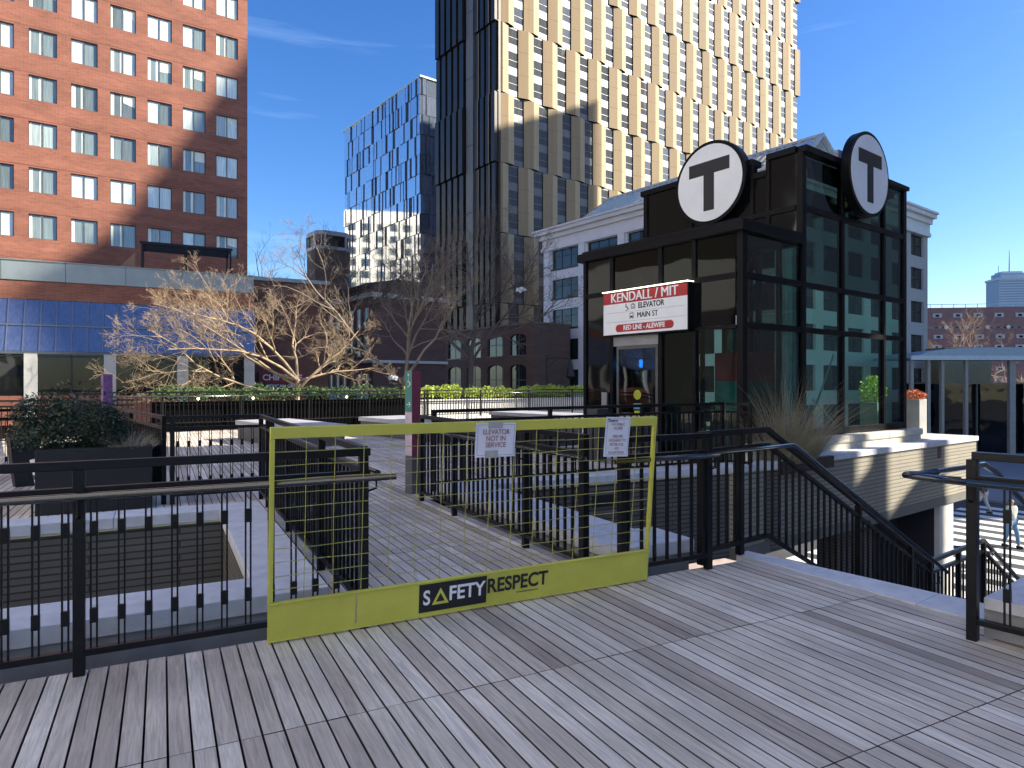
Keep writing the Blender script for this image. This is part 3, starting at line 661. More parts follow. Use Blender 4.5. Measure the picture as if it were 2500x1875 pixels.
b.m = 1; b.box(-0.0095, -0.0086, y0-0.040, y0+0.040, 2.895, 2.938); b.disc((-0.0095, y0-0.032, 2.872), 0.008, 'x', 0.0008, 10); b.disc((-0.0095, y0+0.032, 2.872), 0.008, 'x', 0.0008, 10)
b.build('bus_symbol', [INK, SIGNW], sg)
MB().box(-0.03, 0.17, 0.99, 3.22, 3.432, 3.447).build('light_strip', emit('sign edge light', (1.0, 0.93, 0.72), 1.6), sg)

# the two T discs
def tdisc(label, axis, s, t, z):
    T = sthing('round_sign', label, 'sign', s, t, z)
    k = 1.0
    if axis == 'x':    # faces -x
        MB().disc((0, 0, 0), 0.90, 'x', 0.20, 72).build('rim', DARKC, T)
        MB().disc((-0.012, 0, 0), 0.825, 'x', 0.011, 72).build('face', SIGNW, T)
        b = MB(); b.box(-0.018, -0.0125, -0.52, 0.52, 0.19, 0.475); b.box(-0.018, -0.0125, -0.135, 0.135, -0.60, 0.189); b.build('letter', INK, T)
    else:
        MB().disc((0, 0, 0), 0.90, 'y', 0.18, 72).build('rim', DARKC, T)
        MB().disc((0, -0.012, 0), 0.825, 'y', 0.011, 72).build('face', SIGNW, T)
        b = MB(); b.box(-0.52, 0.52, -0.018, -0.0125, 0.19, 0.475); b.box(-0.135, 0.135, -0.018, -0.0125, -0.60, 0.189); b.build('letter', INK, T)
    return T
tdisc('left round white sign with a black T on the booth roof, facing the door side', 'x', BO[0]+1.80, BO[1]+1.99, 5.87)
tdisc('right round white sign with a black T on the booth roof, facing the stairs', 'y', BO[0]+4.27, BO[1]-0.27, 5.96)

# plinth and wall under the booth
pw = sthing('booth_base_wall', 'pale stone plinth and tan brick wall under the elevator booth', 'wall')
S0 = 9.55
b = MB(); zt_ = 0.44
def cop(s0, s1, t0, t1, z0, z1, n=3): return slabs_x(s0, s1, t0, t1, z0, z1, n)
cop(10.35, 17.45, 6.70, 6.94, 0.30, 0.45, 4).build('plinth_cap', CREAM, pw, bevel=0.03)
b = MB(); b.box(10.4, 17.4, 6.74, 7.1, -0.2, 0.298); b.build('plinth', CREAM, pw)
cop(S0, 20.05, 6.40, 6.735, 0.045, 0.165, 6).build('coping', STONE, pw, bevel=0.012)
b = MB(); b.box(18.0, 20.05, 6.737, 9.0, 0.045, 0.165); b.build('coping', CREAM, pw, bevel=0.012)
b = MB(); b.box(S0, 20.0, 6.44, 6.8, -1.18, 0.043); b.box(19.7, 20.0, 6.8, 9.0, -1.18, 0.043); b.build('brick_face', WALLL, pw)
b = MB(); b.box(S0, 20.03, 6.42, 7.2, -1.38, -1.183); b.build('beam', mat('beam stone', (0.16, 0.155, 0.14), 0.8), pw)
b = MB(); b.box(17.74, 18.55, 6.46, 6.58, -4.5, -1.383); b.build('pillar', mat('pale pillar stone', (0.62, 0.60, 0.56), 0.7), pw)
b = MB(); b.box(15.5, 17.739, 7.4, 7.5, -4.5, -1.383); b.box(17.745, 18.5, 6.585, 7.5, -4.5, -1.39); b.build('shaded_recess', SLAB, pw)  # near-black boxes stand for the shade in the opening and behind the pillar
b = MB(); b.box(13.9, 15.5, 7.0, 7.4, -4.5, -1.383); b.build('side_wall', WALLB, pw)
b = MB(); b.box(17.55, 17.75, 6.432, 6.439, -0.25, 0.02); b.build('vent', INK, pw)
b = MB(); b.box(9.5, 20, 14.5, 14.8, -4.5, -0.5); b.build('rear_wall', WALLB, pw)
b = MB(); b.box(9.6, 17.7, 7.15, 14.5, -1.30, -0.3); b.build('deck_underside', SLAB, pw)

# ================================================================== totems
def totem(label, s, t, face_l, face_r, with_icons):
    x, y = s, t
    T = thing('totem_sign', label, 'totem sign', (x, y, 0), R(46))
    w_ = 0.075
    MB().box(-w_, w_, -w_, w_, 0, 0.52).build('base', mat('totem grey', (0.11, 0.11, 0.12), 0.5), T)
    MB().box(-w_, w_, -w_+0.002, w_, 0.521, 1.68).build('column', face_r, T)
    if with_icons:
        MB().box(-w_-0.003, -w_-0.0005, -w_, w_, 1.12, 1.68).build('green_panel', mat('totem green', (0.06, 0.22, 0.17), 0.5), T)
        MB().box(-w_-0.003, -w_-0.0005, -w_, w_, 0.521, 1.118).build('pale_panel', mat('totem pale pink', (0.55, 0.44, 0.52), 0.5), T)
        b = MB(); X = -w_-0.005
        b.tube([(X, 0.04, 1.22), (X, -0.04, 1.22)], 0.005, 5); b.tube([(X, -0.01, 1.255), (X, -0.042, 1.22), (X, -0.01, 1.185)], 0.005, 5)
        b.build('arrow_mark', SIGNW, T)
        b = MB(); b.tube([(X, 0.0, 1.60), (X, 0.0, 1.53), (X, -0.035, 1.525), (X, -0.045, 1.48)], 0.004, 5)
        b.tube([(X, 0.005+0.035*cos(t_), 1.50+0.035*sin(t_)) for t_ in [0.9+i*0.42 for i in range(11)]], 0.004, 5); b.disc((X-0.002, 0.0, 1.625), 0.012, 'x', 0.003, 10)
        b.build('wheelchair_mark', SIGNW, T)
        b = MB()
        for r in (0.06, 0.042, 0.024): b.tube([(X, 0.075-r if i == 0 else 0.01+r*cos(pi*i/10), 0.80+r*sin(pi*i/10)) for i in range(0, 11)], 0.004, 5)
        b.build('ring_pattern', mat('totem ring pink', (0.50, 0.16, 0.22), 0.5), T)
    return T
def pattern(name, c1, c2, sc):
    m, t, b = _new(name); N = t.nodes; L = t.links; co = N.new('ShaderNodeTexCoord'); wv = N.new('ShaderNodeTexVoronoi'); wv.feature = 'DISTANCE_TO_EDGE'; wv.inputs['Scale'].default_value = sc
    L.new(co.outputs['Object'], wv.inputs['Vector']); r = N.new('ShaderNodeValToRGB'); r.color_ramp.elements[0].position = 0.03; r.color_ramp.elements[0].color = (*c2, 1); r.color_ramp.elements[1].position = 0.08; r.color_ramp.elements[1].color = (*c1, 1)
    L.new(wv.outputs[0], r.inputs[0]); L.new(r.outputs[0], b.inputs['Base Color']); b.inputs['Roughness'].default_value = 0.5; return m
totem('wayfinding totem with green icon panel and maroon side, on the walkway behind the gate', -1.36, 9.23, None, pattern('totem maroon pattern', (0.24, 0.045, 0.075), (0.20, 0.035, 0.065), 9), True)
totem('purple patterned totem beyond the planter on the left', -7.42, 12.3, None, pattern('totem purple pattern', (0.17, 0.075, 0.20), (0.22, 0.11, 0.26), 8), False)

# ================================================================== benches
def bench(label, x, y, ln, wd_):
    T = thing('stone_bench', label, 'bench', (x, y, 0), AA - R(90) + R(3), 'long slab benches on the far deck')
    MB().box(0, ln, 0, wd_, 0.40, 0.52).build('seat', mat('bench top grey', (0.40, 0.40, 0.43), 0.6), T, bevel=0.01)
    MB().box(0.06, ln-0.06, 0.05, wd_-0.05, 0, 0.399).build('base', mat('bench side', (0.10, 0.10, 0.11), 0.7), T)
bench('slab bench left of the green and maroon totem', -4.6, 20.1, 4.2, 1.5)
bench('slab bench farthest right, before the sunlit cream planters', -0.83, 24.0, 4.6, 1.5)
bench('slab bench farthest left, partly behind railings', -7.5, 18.2, 3.6, 1.5)

# ================================================================== foliage helpers
LEAFD = mat('dark evergreen leaf', (0.022, 0.045, 0.020), 0.55, 0, 0.4, 12)
LEAFB = mat('bright yellow green leaf', (0.42, 0.52, 0.07), 0.55, 0, 0.4, 9)
LEAFM = mat('mid green leaf', (0.07, 0.13, 0.035), 0.6, 0, 0.4, 9)
DRY = mat('dry tan grass', (0.50, 0.44, 0.30), 0.8, 0, 0.3, 9)
DRYD = mat('dry shrub stems', (0.30, 0.26, 0.18), 0.8, 0, 0.3, 9)
ORG = mat('rust orange leaf', (0.62, 0.20, 0.07), 0.6, 0, 0.3, 9)
def leaf_blob(b, c, r, n, size, rn, hollow=0.35):
    for _ in range(n):
        th = rn.uniform(0, 2*pi); cz = rn.uniform(-0.75, 1); q = sqrt(max(0, 1-cz*cz)); k = (rn.random()**0.4)
        k = hollow+(1-hollow)*k; k *= 1+0.14*sin(3*th+c[0]*5)*cos(4*cz+c[1]*3)
        p = Vector((c[0]+r[0]*k*q*cos(th), c[1]+r[1]*k*q*sin(th), c[2]+r[2]*k*cz))
        a = Vector((rn.gauss(0, 1), rn.gauss(0, 1), rn.gauss(0, 0.7))).normalized(); d = a.cross(Vector((rn.gauss(0, 1), rn.gauss(0, 1), rn.gauss(0, 1)))).normalized()
        s = size*rn.uniform(0.6, 1.4)
        b.quad(p-a*s, p-d*s*0.42, p+a*s, p+d*s*0.42)
def grass_blades(b, c, rx, ry, h, n, rn, lean=0.5, wd_=0.004, droop=0.3):
    for _ in range(n):
        th = rn.uniform(0, 2*pi); k = sqrt(rn.random())
        x = c[0]+rx*k*cos(th)*0.5; y = c[1]+ry*k*sin(th)*0.5; z = c[2]; hh = h*rn.uniform(0.5, 1.1)
        ld = Vector((cos(th)*k*lean+rn.gauss(0, 0.15), sin(th)*k*lean+rn.gauss(0, 0.15), 1))
        P = [Vector((x, y, z))]
        for i in range(1, 5):
            t = i/4; P.append(Vector((x+ld.x*hh*t*(0.6+t*0.8), y+ld.y*hh*t*(0.6+t*0.8), z+hh*t-droop*hh*t*t*abs(k))))
        s = Vector((rn.gauss(0, 1), rn.gauss(0, 1), 0)).normalized()*wd_
        for i in range(4):
            w0 = 1-i/4.5; w1 = 1-(i+1)/4.5
            b.quad(P[i]-s*w0, P[i]+s*w0, P[i+1]+s*w1, P[i+1]-s*w1)

# black planter with boxwood and dry grass
pl = uthing('black_planter', 'black square planter with a dark boxwood bush and dry grass, behind the light well', 'planter', -1.28, 9.23)
PBK = mat('matt black planter', (0.009, 0.009, 0.012), 0.6, 0, 0.2, 4)
b = MB(); b.box(0, 1.16, 0, 0.05, 0, 0.75); b.box(0, 1.16, 1.05, 1.10, 0, 0.75); b.box(0, 0.05, 0.05, 1.05, 0, 0.75); b.box(1.11, 1.16, 0.05, 1.05, 0, 0.75); b.build('box', PBK, pl, bevel=0.006)
MB().box(0.05, 1.11, 0.05, 1.05, 0.55, 0.68).build('soil', mat('planter soil', (0.06, 0.045, 0.03), 0.95), pl)
b = MB(); rr = random.Random(5)
leaf_blob(b, (0.38, 0.55, 0.98), (0.52, 0.52, 0.36), 5200, 0.020, rr); leaf_blob(b, (0.0, 0.75, 1.12), (0.34, 0.38, 0.26), 2600, 0.020, rr); leaf_blob(b, (0.62, 0.40, 0.95), (0.30, 0.35, 0.28), 2000, 0.020, rr)
leaf_blob(b, (0.30, 0.6, 1.08), (0.66, 0.55, 0.42), 420, 0.024, rr, 0.86); leaf_blob(b, (-0.05, 0.5, 0.86), (0.30, 0.40, 0.22), 900, 0.022, rr)
b.build('bush', LEAFD, pl)
b = MB(); grass_blades(b, (0.95, 0.45, 0.66), 0.42, 0.8, 0.34, 420, rr, 0.9, 0.003, 0.5); b.build('dry_grass', DRY, pl)
wp = thing('white_pot', 'white tapered pot half hidden left of the black planter', 'pot', (-6.05, 8.75, 0)); 
b = MB()
for r0, r1, z0, z1 in ((0.10, 0.17, 0.0, 0.42), (0.172, 0.19, 0.42, 0.52)): b.tube([(0, 0, z0), (0, 0, z1)], [r0, r1], 20)
b.build('body', WHITE, wp, smooth=False)
MB().tube([(0, 0, 0.27), (0, 0, 0.33)], [0.150, 0.160], 20).build('band', INK, wp)
tp = thing('tapered_planter', 'dark tapered planter at the left edge behind the railing', 'planter', (-7.2, 9.9, 0))
MB().tube([(0, 0, 0), (0, 0, 0.72)], [0.16, 0.27], 4).build('body', PBK, tp)

# dry shrub in front of booth right face
sh = sthing('dry_shrub', 'bare tan ornamental grass clump in front of the booth corner', 'shrub', BO[0]+0.85, BO[1]-0.42, 0.10)
b = MB(); grass_blades(b, (0, 0, 0), 1.35, 0.7, 1.75, 700, rr, 0.5, 0.0045, 0.35); b.build('stems', DRYD, sh)
b = MB(); grass_blades(b, (0, 0, 0), 1.4, 0.6, 1.25, 1100, rr, 0.75, 0.003, 0.6); b.build('fine_grass', mat('fine dry grass', (0.36, 0.33, 0.20), 0.8, 0, .3, 8), sh)
shp = sthing('stone_trough', 'dark low trough under the dry shrub at the booth corner', 'planter', BO[0]+0.2, BO[1]-0.68, 0)
MB().box(0, 1.75, 0, 0.52, -0.05, 0.16).build('box', PBK, shp)

# grey planters at right end of the plinth
for i, (s_, t_, hh_, lab) in enumerate(((18.55, 7.35, 0.95, 'tall grey planter with rust orange plants at the end of the plinth'), (17.85, 8.05, 0.86, 'tall grey planter with a green shrub right of the booth'))):
    T = sthing('tall_planter', lab, 'planter', s_, t_, 0.17, 'tall grey planters by the booth')
    MB().box(-0.22, 0.22, -0.22, 0.22, 0, hh_).build('box', mat('light grey planter', (0.36, 0.36, 0.35), 0.6), T, bevel=0.006)
    b = MB()
    if i == 0: leaf_blob(b, (0, 0, hh_+0.08), (0.28, 0.28, 0.16), 700, 0.028, rr); b.build('foliage', ORG, T)
    else: leaf_blob(b, (0, 0, hh_+0.28), (0.32, 0.32, 0.40), 1300, 0.035, rr); b.build('foliage', LEAFB, T)

# far planters with hedges behind the boundary railing
FD = math.atan2(7.14, 9.3)
def fpt(t, off=0.0): return (-12.7+cos(FD)*t - sin(FD)*off, 19.4+sin(FD)*t + cos(FD)*off)
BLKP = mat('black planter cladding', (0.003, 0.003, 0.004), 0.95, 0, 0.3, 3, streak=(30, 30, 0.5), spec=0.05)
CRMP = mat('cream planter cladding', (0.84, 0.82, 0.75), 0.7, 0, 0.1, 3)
tpos = 2.2; k = 0
names = ['first', 'second', 'third', 'fourth', 'fifth', 'sixth']
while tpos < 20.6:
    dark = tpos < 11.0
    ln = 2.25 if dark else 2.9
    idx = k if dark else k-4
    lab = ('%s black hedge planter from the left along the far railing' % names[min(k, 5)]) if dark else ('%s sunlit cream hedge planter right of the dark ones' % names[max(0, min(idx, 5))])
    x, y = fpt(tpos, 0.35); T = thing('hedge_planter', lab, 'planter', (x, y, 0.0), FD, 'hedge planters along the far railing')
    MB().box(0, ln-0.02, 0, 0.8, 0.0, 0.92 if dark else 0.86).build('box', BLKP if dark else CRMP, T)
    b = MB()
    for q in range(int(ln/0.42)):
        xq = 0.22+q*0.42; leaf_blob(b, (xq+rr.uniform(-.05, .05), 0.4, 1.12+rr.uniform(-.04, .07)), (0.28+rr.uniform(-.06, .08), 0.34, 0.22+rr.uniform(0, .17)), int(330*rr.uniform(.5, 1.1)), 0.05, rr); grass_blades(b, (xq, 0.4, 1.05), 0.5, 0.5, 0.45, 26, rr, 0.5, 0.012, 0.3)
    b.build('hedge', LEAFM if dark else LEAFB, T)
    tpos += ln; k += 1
# bulbs on the far railing
for i, t in enumerate((3.35, 5.05, 8.35)):
    x, y = fpt(t, -0.12); T = thing('string_bulb', '%s glowing round bulb from the left on the dark far railing' % names[i], 'bulb', (x, y, 1.03), 0, 'bulbs strung along the far railing')
    b = MB()
    for q in range(5):
        pass
    b.tube([(0, 0, -0.035), (0, 0, -0.02), (0, 0, 0.0), (0, 0, 0.02), (0, 0, 0.035)], [0.006, 0.030, 0.038, 0.030, 0.012], 10)
    b.build('globe', emit('warm bulb', (1.0, 0.86, 0.6), 5.0), T, smooth=True)
    MB().tube([(0, 0, 0.034), (0, 0, 0.08)], 0.012, 8).build('socket', INK, T)

# ================================================================== bare trees
def grow(b, p, d, ln, r, lvl, maxl, rn, droop, ratio, kids, wob, n_sides):
    P = [p.copy()]; q = p.copy(); dd = d.normalized(); steps = 6 if lvl <= 1 else (5 if lvl == 2 else 3)
    for i in range(steps):
        dd = (dd + Vector((rn.gauss(0, wob), rn.gauss(0, wob), rn.gauss(0, wob*0.8) + droop))).normalized()
        q = q + dd*(ln/steps); P.append(q.copy())
    rad = [max(0.0036, r*(1-0.72*i/steps)) for i in range(steps+1)]
    b.tube(P, rad, n_sides if lvl < 2 else 3, cap=False)
    if lvl >= maxl: return
    for k_ in range(kids[min(lvl, len(kids)-1)]):
        t = rn.uniform(0.25, 1.0); i = min(steps-1, int(t*steps)); base = P[i].lerp(P[i+1], t*steps-i)
        ax = (P[i+1]-P[i]).normalized(); pr = ax.cross(Vector((rn.gauss(0, 1), rn.gauss(0, 1), rn.gauss(0, 1)))).normalized()
        ang = rn.uniform(0.45, 0.95); nd = ax*cos(ang)+pr*sin(ang); nd.z += 0.12
        grow(b, base, nd, ln*ratio*rn.uniform(0.7, 1.15)*(1.1-0.45*t), rad[i]*0.6, lvl+1, maxl, rn, droop, ratio, kids, wob, n_sides)
def bare_tree(label, x, y, z0, fork, limbs, m, seed, kids=(8, 7, 6), maxl=3, ratio=0.56, droop=0.02, wob=0.17, r=0.16, group=None, minr=None):
    rn = random.Random(seed); T = thing('bare_tree', label, 'tree', (x, y, z0), 0, group)
    top = Vector((fork[0], fork[1], fork[2]-z0))
    b = MB(); b.tube([(0, 0, 0), tuple(top*0.35+Vector((0.1, 0, 0))), tuple(top*0.7), tuple(top)], [r*1.35, r*1.1, r*0.95, r*0.8], 9, cap=False); b.build('trunk', m, T, smooth=True)
    b = MB()
    for (dx, dy, dz, ln) in limbs:
        d = Vector((dx, dy, dz)); st_ = top*rn.uniform(0.86, 1.0)
        grow(b, st_, d, ln, r*0.55, 0, maxl, rn, droop, ratio, kids, wob, 6)
    b.build('crown', m, T, smooth=True)
    return T
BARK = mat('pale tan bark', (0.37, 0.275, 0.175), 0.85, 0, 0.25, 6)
BARKD = mat('grey brown bark', (0.115, 0.095, 0.08), 0.9, 0, 0.25, 5)
bare_tree('sunlit bare tree with pale spreading branches before the brick tower podium', -9.0, 27.3, -4.5, (0.3, 0, 1.7),
    [(-1.0, -0.2, 0.05, 6.2), (-0.95, 0.1, 0.45, 6.0), (-0.55, -0.2, 0.9, 5.2), (-0.9, -0.4, 0.22, 5.4), (-0.1, 0.1, 1.0, 4.4), (0.5, -0.2, 0.7, 3.6), (0.8, 0.1, 0.25, 3.2), (-1.0, 0.0, -0.12, 5.2), (-0.7, -0.3, 0.65, 5.2)], BARK, 4, kids=(7, 6, 6, 4), maxl=4, r=0.12)
bare_tree('bare tree with one sunlit leaning limb, right of the sunlit one', -5.2, 31.6, -4.5, (0.2, 0, 1.9),
    [(-0.75, -0.55, 0.8, 7.4), (-0.35, 0.2, 1.1, 5.5), (0.25, 0.3, 1.1, 5.5), (0.75, 0.1, 0.9, 4.8), (0.05, 0.4, 1.2, 6.0)], mat('grey tan bark', (0.26, 0.21, 0.16), 0.9, 0, 0.25, 5), 9, kids=(7, 6, 6, 4), maxl=4, r=0.15)
bare_tree('dark bare tree before the arched brick building', -2.4, 36.5, -4.5, (0.2, 0, 3.6),
    [(-0.8, 0, 0.8, 6.6), (-0.3, 0.2, 1.1, 6.5), (0.35, 0.3, 1.0, 6.5), (0.9, 0.1, 0.7, 7.0), (1.0, 0, 0.35, 5.5), (0.5, -0.3, 0.9, 6)], BARKD, 13, kids=(8, 7, 6, 3), maxl=4, r=0.17)
bare_tree('dark bare tree between the old brick building and the sunlit tree', -9.8, 41.0, -4.5, (0.0, 0, 3.2),
    [(-0.7, 0, 0.9, 6.2), (-0.2, 0.2, 1.1, 7.5), (0.4, 0.3, 1.0, 7), (0.8, 0.1, 0.6, 5.6)], BARKD, 17, kids=(7, 7, 6, 3), maxl=4, r=0.17)
bare_tree('distant bare tree against the sky beside the brick tower', -24.5, 66.0, -4.5, (0.0, 0, 6.0),
    [(-0.5, 0, 1.0, 8), (0.0, 0.2, 1.2, 9), (0.45, 0.3, 1.0, 8.0), (0.8, 0.1, 0.8, 6), (-0.8, 0, 0.6, 6)], BARKD, 21, kids=(7, 6, 5), r=0.16)
bare_tree('sunlit bare tree before the low red brick building at the right edge', 78.5, 118.0, -4.5, (0.0, 0, 3.0),
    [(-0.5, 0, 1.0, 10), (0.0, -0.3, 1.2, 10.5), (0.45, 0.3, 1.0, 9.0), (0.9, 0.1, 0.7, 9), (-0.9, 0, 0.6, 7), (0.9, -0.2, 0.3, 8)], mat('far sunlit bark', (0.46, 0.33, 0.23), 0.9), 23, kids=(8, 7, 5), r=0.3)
# thicket seen through the shelter
b = MB(); rn = random.Random(31)
for i in range(46):
    x0 = 72+rn.uniform(-5, 32); y0 = 104+rn.uniform(-4, 4)
    grow(b, Vector((x0, y0, -4.5)), Vector((rn.gauss(0, .25), rn.gauss(0, .25), 1)), rn.uniform(6, 9), 0.10, 1, 2, rn, 0.0, 0.5, (7, 7), 0.15, 4)
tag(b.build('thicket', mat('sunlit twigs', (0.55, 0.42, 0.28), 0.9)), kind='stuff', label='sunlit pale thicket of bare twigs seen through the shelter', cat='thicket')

# plastic bag and floodlight-like white bag in the dark tree
bagm = mat('white plastic', (0.75, 0.8, 0.85), 0.4)
bg_ = thing('plastic_bag', 'small white plastic bag caught high in the dark bare tree', 'bag', (0.45, 33.5, 6.2))
b = MB(); leaf_blob(b, (0, 0, 0), (0.2, 0.12, 0.12), 60, 0.10, random.Random(3), 0.1); b.build('bag_film', bagm, bg_)
bg2 = thing('plastic_bag', 'crumpled pale bag in the low twigs beside the maroon totem', 'bag', (-4.9, 27.6, 1.75))
b = MB(); leaf_blob(b, (0, 0, 0), (0.2, 0.12, 0.12), 60, 0.06, random.Random(4), 0.1); b.build('bag_film', bagm, bg2)

# ================================================================== brick tower (left)
GLW = [window_glass('curtained window glass', (0.62, 0.70, 0.60), 0.10), window_glass('dark window glass', (0.13, 0.16, 0.145), 0.06), window_glass('grey window glass', (0.20, 0.25, 0.23), 0.07), window_glass('half lit window glass', (0.36, 0.43, 0.39), 0.07)]
WFR = mat('window frame grey', (0.12, 0.135, 0.13), 0.45, 0.4)
TB = R(34.7)
bw = thing('brick_tower', 'tall orange brick hotel tower with rows of square windows at the left', 'building', (-31.4, 43.7, -4.5), TB)
def tpx(px): r = (px-1250)/1640; return (31.4+r*43.7)/(cos(TB)-sin(TB)*r)
TL = 13.56
cols = [(tpx(a), tpx(b_)) for a, b_ in ((-33, 34), (69.6, 139.3), (173, 238.5), (269, 332), (359.7, 419.6), (446, 502), (527.7, 581))]
cols = [(cols[0][0]-3.4, cols[0][0]-1.3)] + cols
rows = [(11.0+3.02*k+4.5, 12.60+3.02*k+4.5) for k in range(-2, 10)]
b = MB()
# wall with real openings: strips between windows
xs = [-14.0]
ZB, ZTOP = 0.0, 62.0
b.box(-14.0, TL, 0.35, 22.0, ZB, ZTOP)
zprev = ZB
for (za, zb) in rows:
    b.box(-14.0, TL, 0.0, 0.349, zprev, za)
    xp = -14.0
    for (xa, xb) in cols:
        b.box(xp, xa, 0.0, 0.349, za+0.0005, zb-0.0005); xp = xb
    b.box(xp, TL, 0.0, 0.349, za+0.0005, zb-0.0005)
    zprev = zb
b.box(-14.0, TL, 0.0, 0.349, zprev, ZTOP)
b.build('wall', BRICKR, bw)
rw = random.Random(8)
b = MB()
for (za, zb) in rows: b.box(-13.9, TL-0.002, -0.006, -0.0005, zb+0.10, zb+0.135)
b.build('joint_line', mat('dark brick joint', (0.16, 0.055, 0.035), 0.9), bw)
nwin = 0
CURT = mat('white curtain cloth', (0.80, 0.86, 0.74), 0.9, 0, 0.18, 1.2, streak=(14, 14, 0.4))
for ri, (za, zb) in enumerate(rows):
    for ci, (xa, xb) in enumerate(cols):
        if ri > 9 and ci < 4: continue
        xm = (xa+xb)/2; e = 0.05
        f = MB(); f.box(xa+0.002, xb-0.002, 0.10, 0.20, za+0.002, za+e); f.box(xa+0.002, xb-0.002, 0.10, 0.20, zb-e, zb-0.002)
        f.box(xa+0.002, xa+e, 0.10, 0.20, za+e, zb-e); f.box(xb-e, xb-0.002, 0.10, 0.20, za+e, zb-e); f.box(xm-0.03, xm+0.03, 0.10, 0.20, za+e, zb-e)
        fo = f.build('window', WFR, bw)
        style = rw.choice([0, 0, 1, 1, 2, 2, 3, 0])
        if ri in (2, 3) and ci < 4: style = rw.choice([0, 0, 2])
        pm = [GLW[style], GLW[style if rw.random() < 0.55 else rw.choice([0, 1, 2])]]
        p = MB(); p.quad((xa+e, 0.16, za+e), (xm-0.03, 0.16, za+e), (xm-0.03, 0.16, zb-e), (xa+e, 0.16, zb-e)); p.m = 1
        p.quad((xm+0.03, 0.16, za+e), (xb-e, 0.16, za+e), (xb-e, 0.16, zb-e), (xm+0.03, 0.16, zb-e)); p.build('pane', pm, fo)
        if style in (1, 2, 3):
            c = MB()
            for x0, x1 in ((xa+e, xa+e+rw.uniform(0.06, 0.22)), (xm-0.03-rw.uniform(0.03, 0.2), xm-0.031)):
                c.quad((x0, 0.156, za+e), (x1, 0.156, za+e), (x1, 0.156, zb-e), (x0, 0.156, zb-e))
            if rw.random() < 0.3: c.quad((xm+0.03, 0.156, zb-e-rw.uniform(0.2, 0.8)), (xb-e, 0.156, zb-e-0.7), (xb-e, 0.156, zb-e), (xm+0.03, 0.156, zb-e))
            c.build('curtain', CURT, fo)
        nwin += 1

# ================================================================== podium of the brick tower
pd = uthing('podium_building', 'low podium with sloped blue glazing, grey parapet and pale columns below the brick tower', 'building', -5.13, 35.94, 0)
X0, X1 = -30.0, 9.3
PAR = mat('grey metal parapet', (0.26, 0.31, 0.32), 0.45, 0.35, 0.1, 1.5)
BLUEG = window_glass('sloped blue glazing', (0.075, 0.095, 0.19), 0.13, 0.05, 0.004, 0.6)
b = MB(); x = X0
while x < X1:
    b.box(x+0.01, min(x+2.4, X1)-0.01, 0.75, 1.1, 6.15, 7.02); x += 2.4
b.build('parapet', PAR, pd); MB().box(X0, X1, 0.70, 1.15, 7.021, 7.06).build('parapet_cap', PAR, pd)
MB().box(X0, X1, 0.95, 14, -4.5, 6.149).build('wall', BRICKD, pd)
MB().box(X0, X1, 0.80, 0.949, 5.30, 6.149).build('brick_band', BRICKR, pd)
MB().box(X0, X1, -0.05, 0.2, 2.82, 2.94).build('eave_beam', mat('steel grey', (0.10, 0.12, 0.14), 0.5, 0.4), pd)
b = MB(); b.quad((X0, 0.0, 2.95), (X1, 0.0, 2.95), (X1, 0.78, 5.28), (X0, 0.78, 5.28)); b.build('sloped_glazing', BLUEG, pd)
b = MB(); x = X0+0.3
while x < X1: b.bar((x, -0.02, 2.96), (x, 0.76, 5.30), 0.05, 0.07); x += 0.6
b.box(X0, X1, 0.34, 0.40, 4.09, 4.15); b.build('glazing_bar', mat('glazing bar grey', (0.14, 0.17, 0.22), 0.4, 0.5), pd)
SHOPG = window_glass('shop window glass', (0.010, 0.011, 0.010), 0.0, 0.02, 0.01, 0.5)
for k in range(-9, 4):
    x = 3.0*k
    b = MB(); 
    for q in range(3): b.box(x-0.24, x+0.24, -0.06, 0.3, 0.0+q*0.95, 0.944+q*0.95)
    b.box(x-0.24, x+0.24, -0.06, 0.3, 2.85, 2.815); b.build('column', mat('column limestone', (0.50, 0.50, 0.47), 0.75), pd)
    if k < 3:
        wn = MB().box(x+0.241, x+2.759, 0.08, 0.10, 0.98, 2.815).build('window', SHOPG, pd)
        b = MB(); b.box(x+1.47, x+1.53, 0.02, 0.079, 0.98, 2.815); b.box(x+0.241, x+2.759, 0.02, 0.079, 2.70, 2.76); b.build('mullion', INK, wn)
    MB().box(x+0.241, x+2.759, -0.02, 0.3, -0.3, 0.979).build('brick_base', BRICKR, pd)
# pergola on the podium roof
pg = uthing('roof_pergola', 'black steel pergola on the podium roof before the brick tower', 'pergola', -0.9, 38.4, 6.3)
b = MB()
for x in (0, 2.0, 4.1):
    for y in (0, 2.2): b.box(x-0.04, x+0.04, y-0.04, y+0.04, 0, 2.25)
b.build('post', BLACK, pg)
b = MB()
for y in (0, 2.2): b.bar((-0.1, y, 2.30), (4.2, y, 2.30), 0.08, 0.12)
for x in (0, 4.1): b.bar((x, 0, 2.30), (x, 2.2, 2.30), 0.08, 0.12)
for i in range(1, 8): b.bar((0, i*0.28, 2.28), (4.1, i*0.28, 2.28), 0.04, 0.05)
b.build('roof_frame', BLACK, pg)
b = MB(); b.bar((-2.6, 0.1, 1.0), (4.6, 0.1, 1.0), 0.05, 0.05); b.build('guard_bar', BLACK, pg)
ws = uthing('roof_screen', 'brown timber screen end beside the pergola', 'screen', -2.2, 38.3, 6.3)
b = MB(); b.prism_y([(0, 0), (1.0, 0), (1.0, 1.75), (0, 0.6)], 0, 0.08); b.build('panel', mat('brown timber', (0.28, 0.16, 0.10), 0.8), ws)

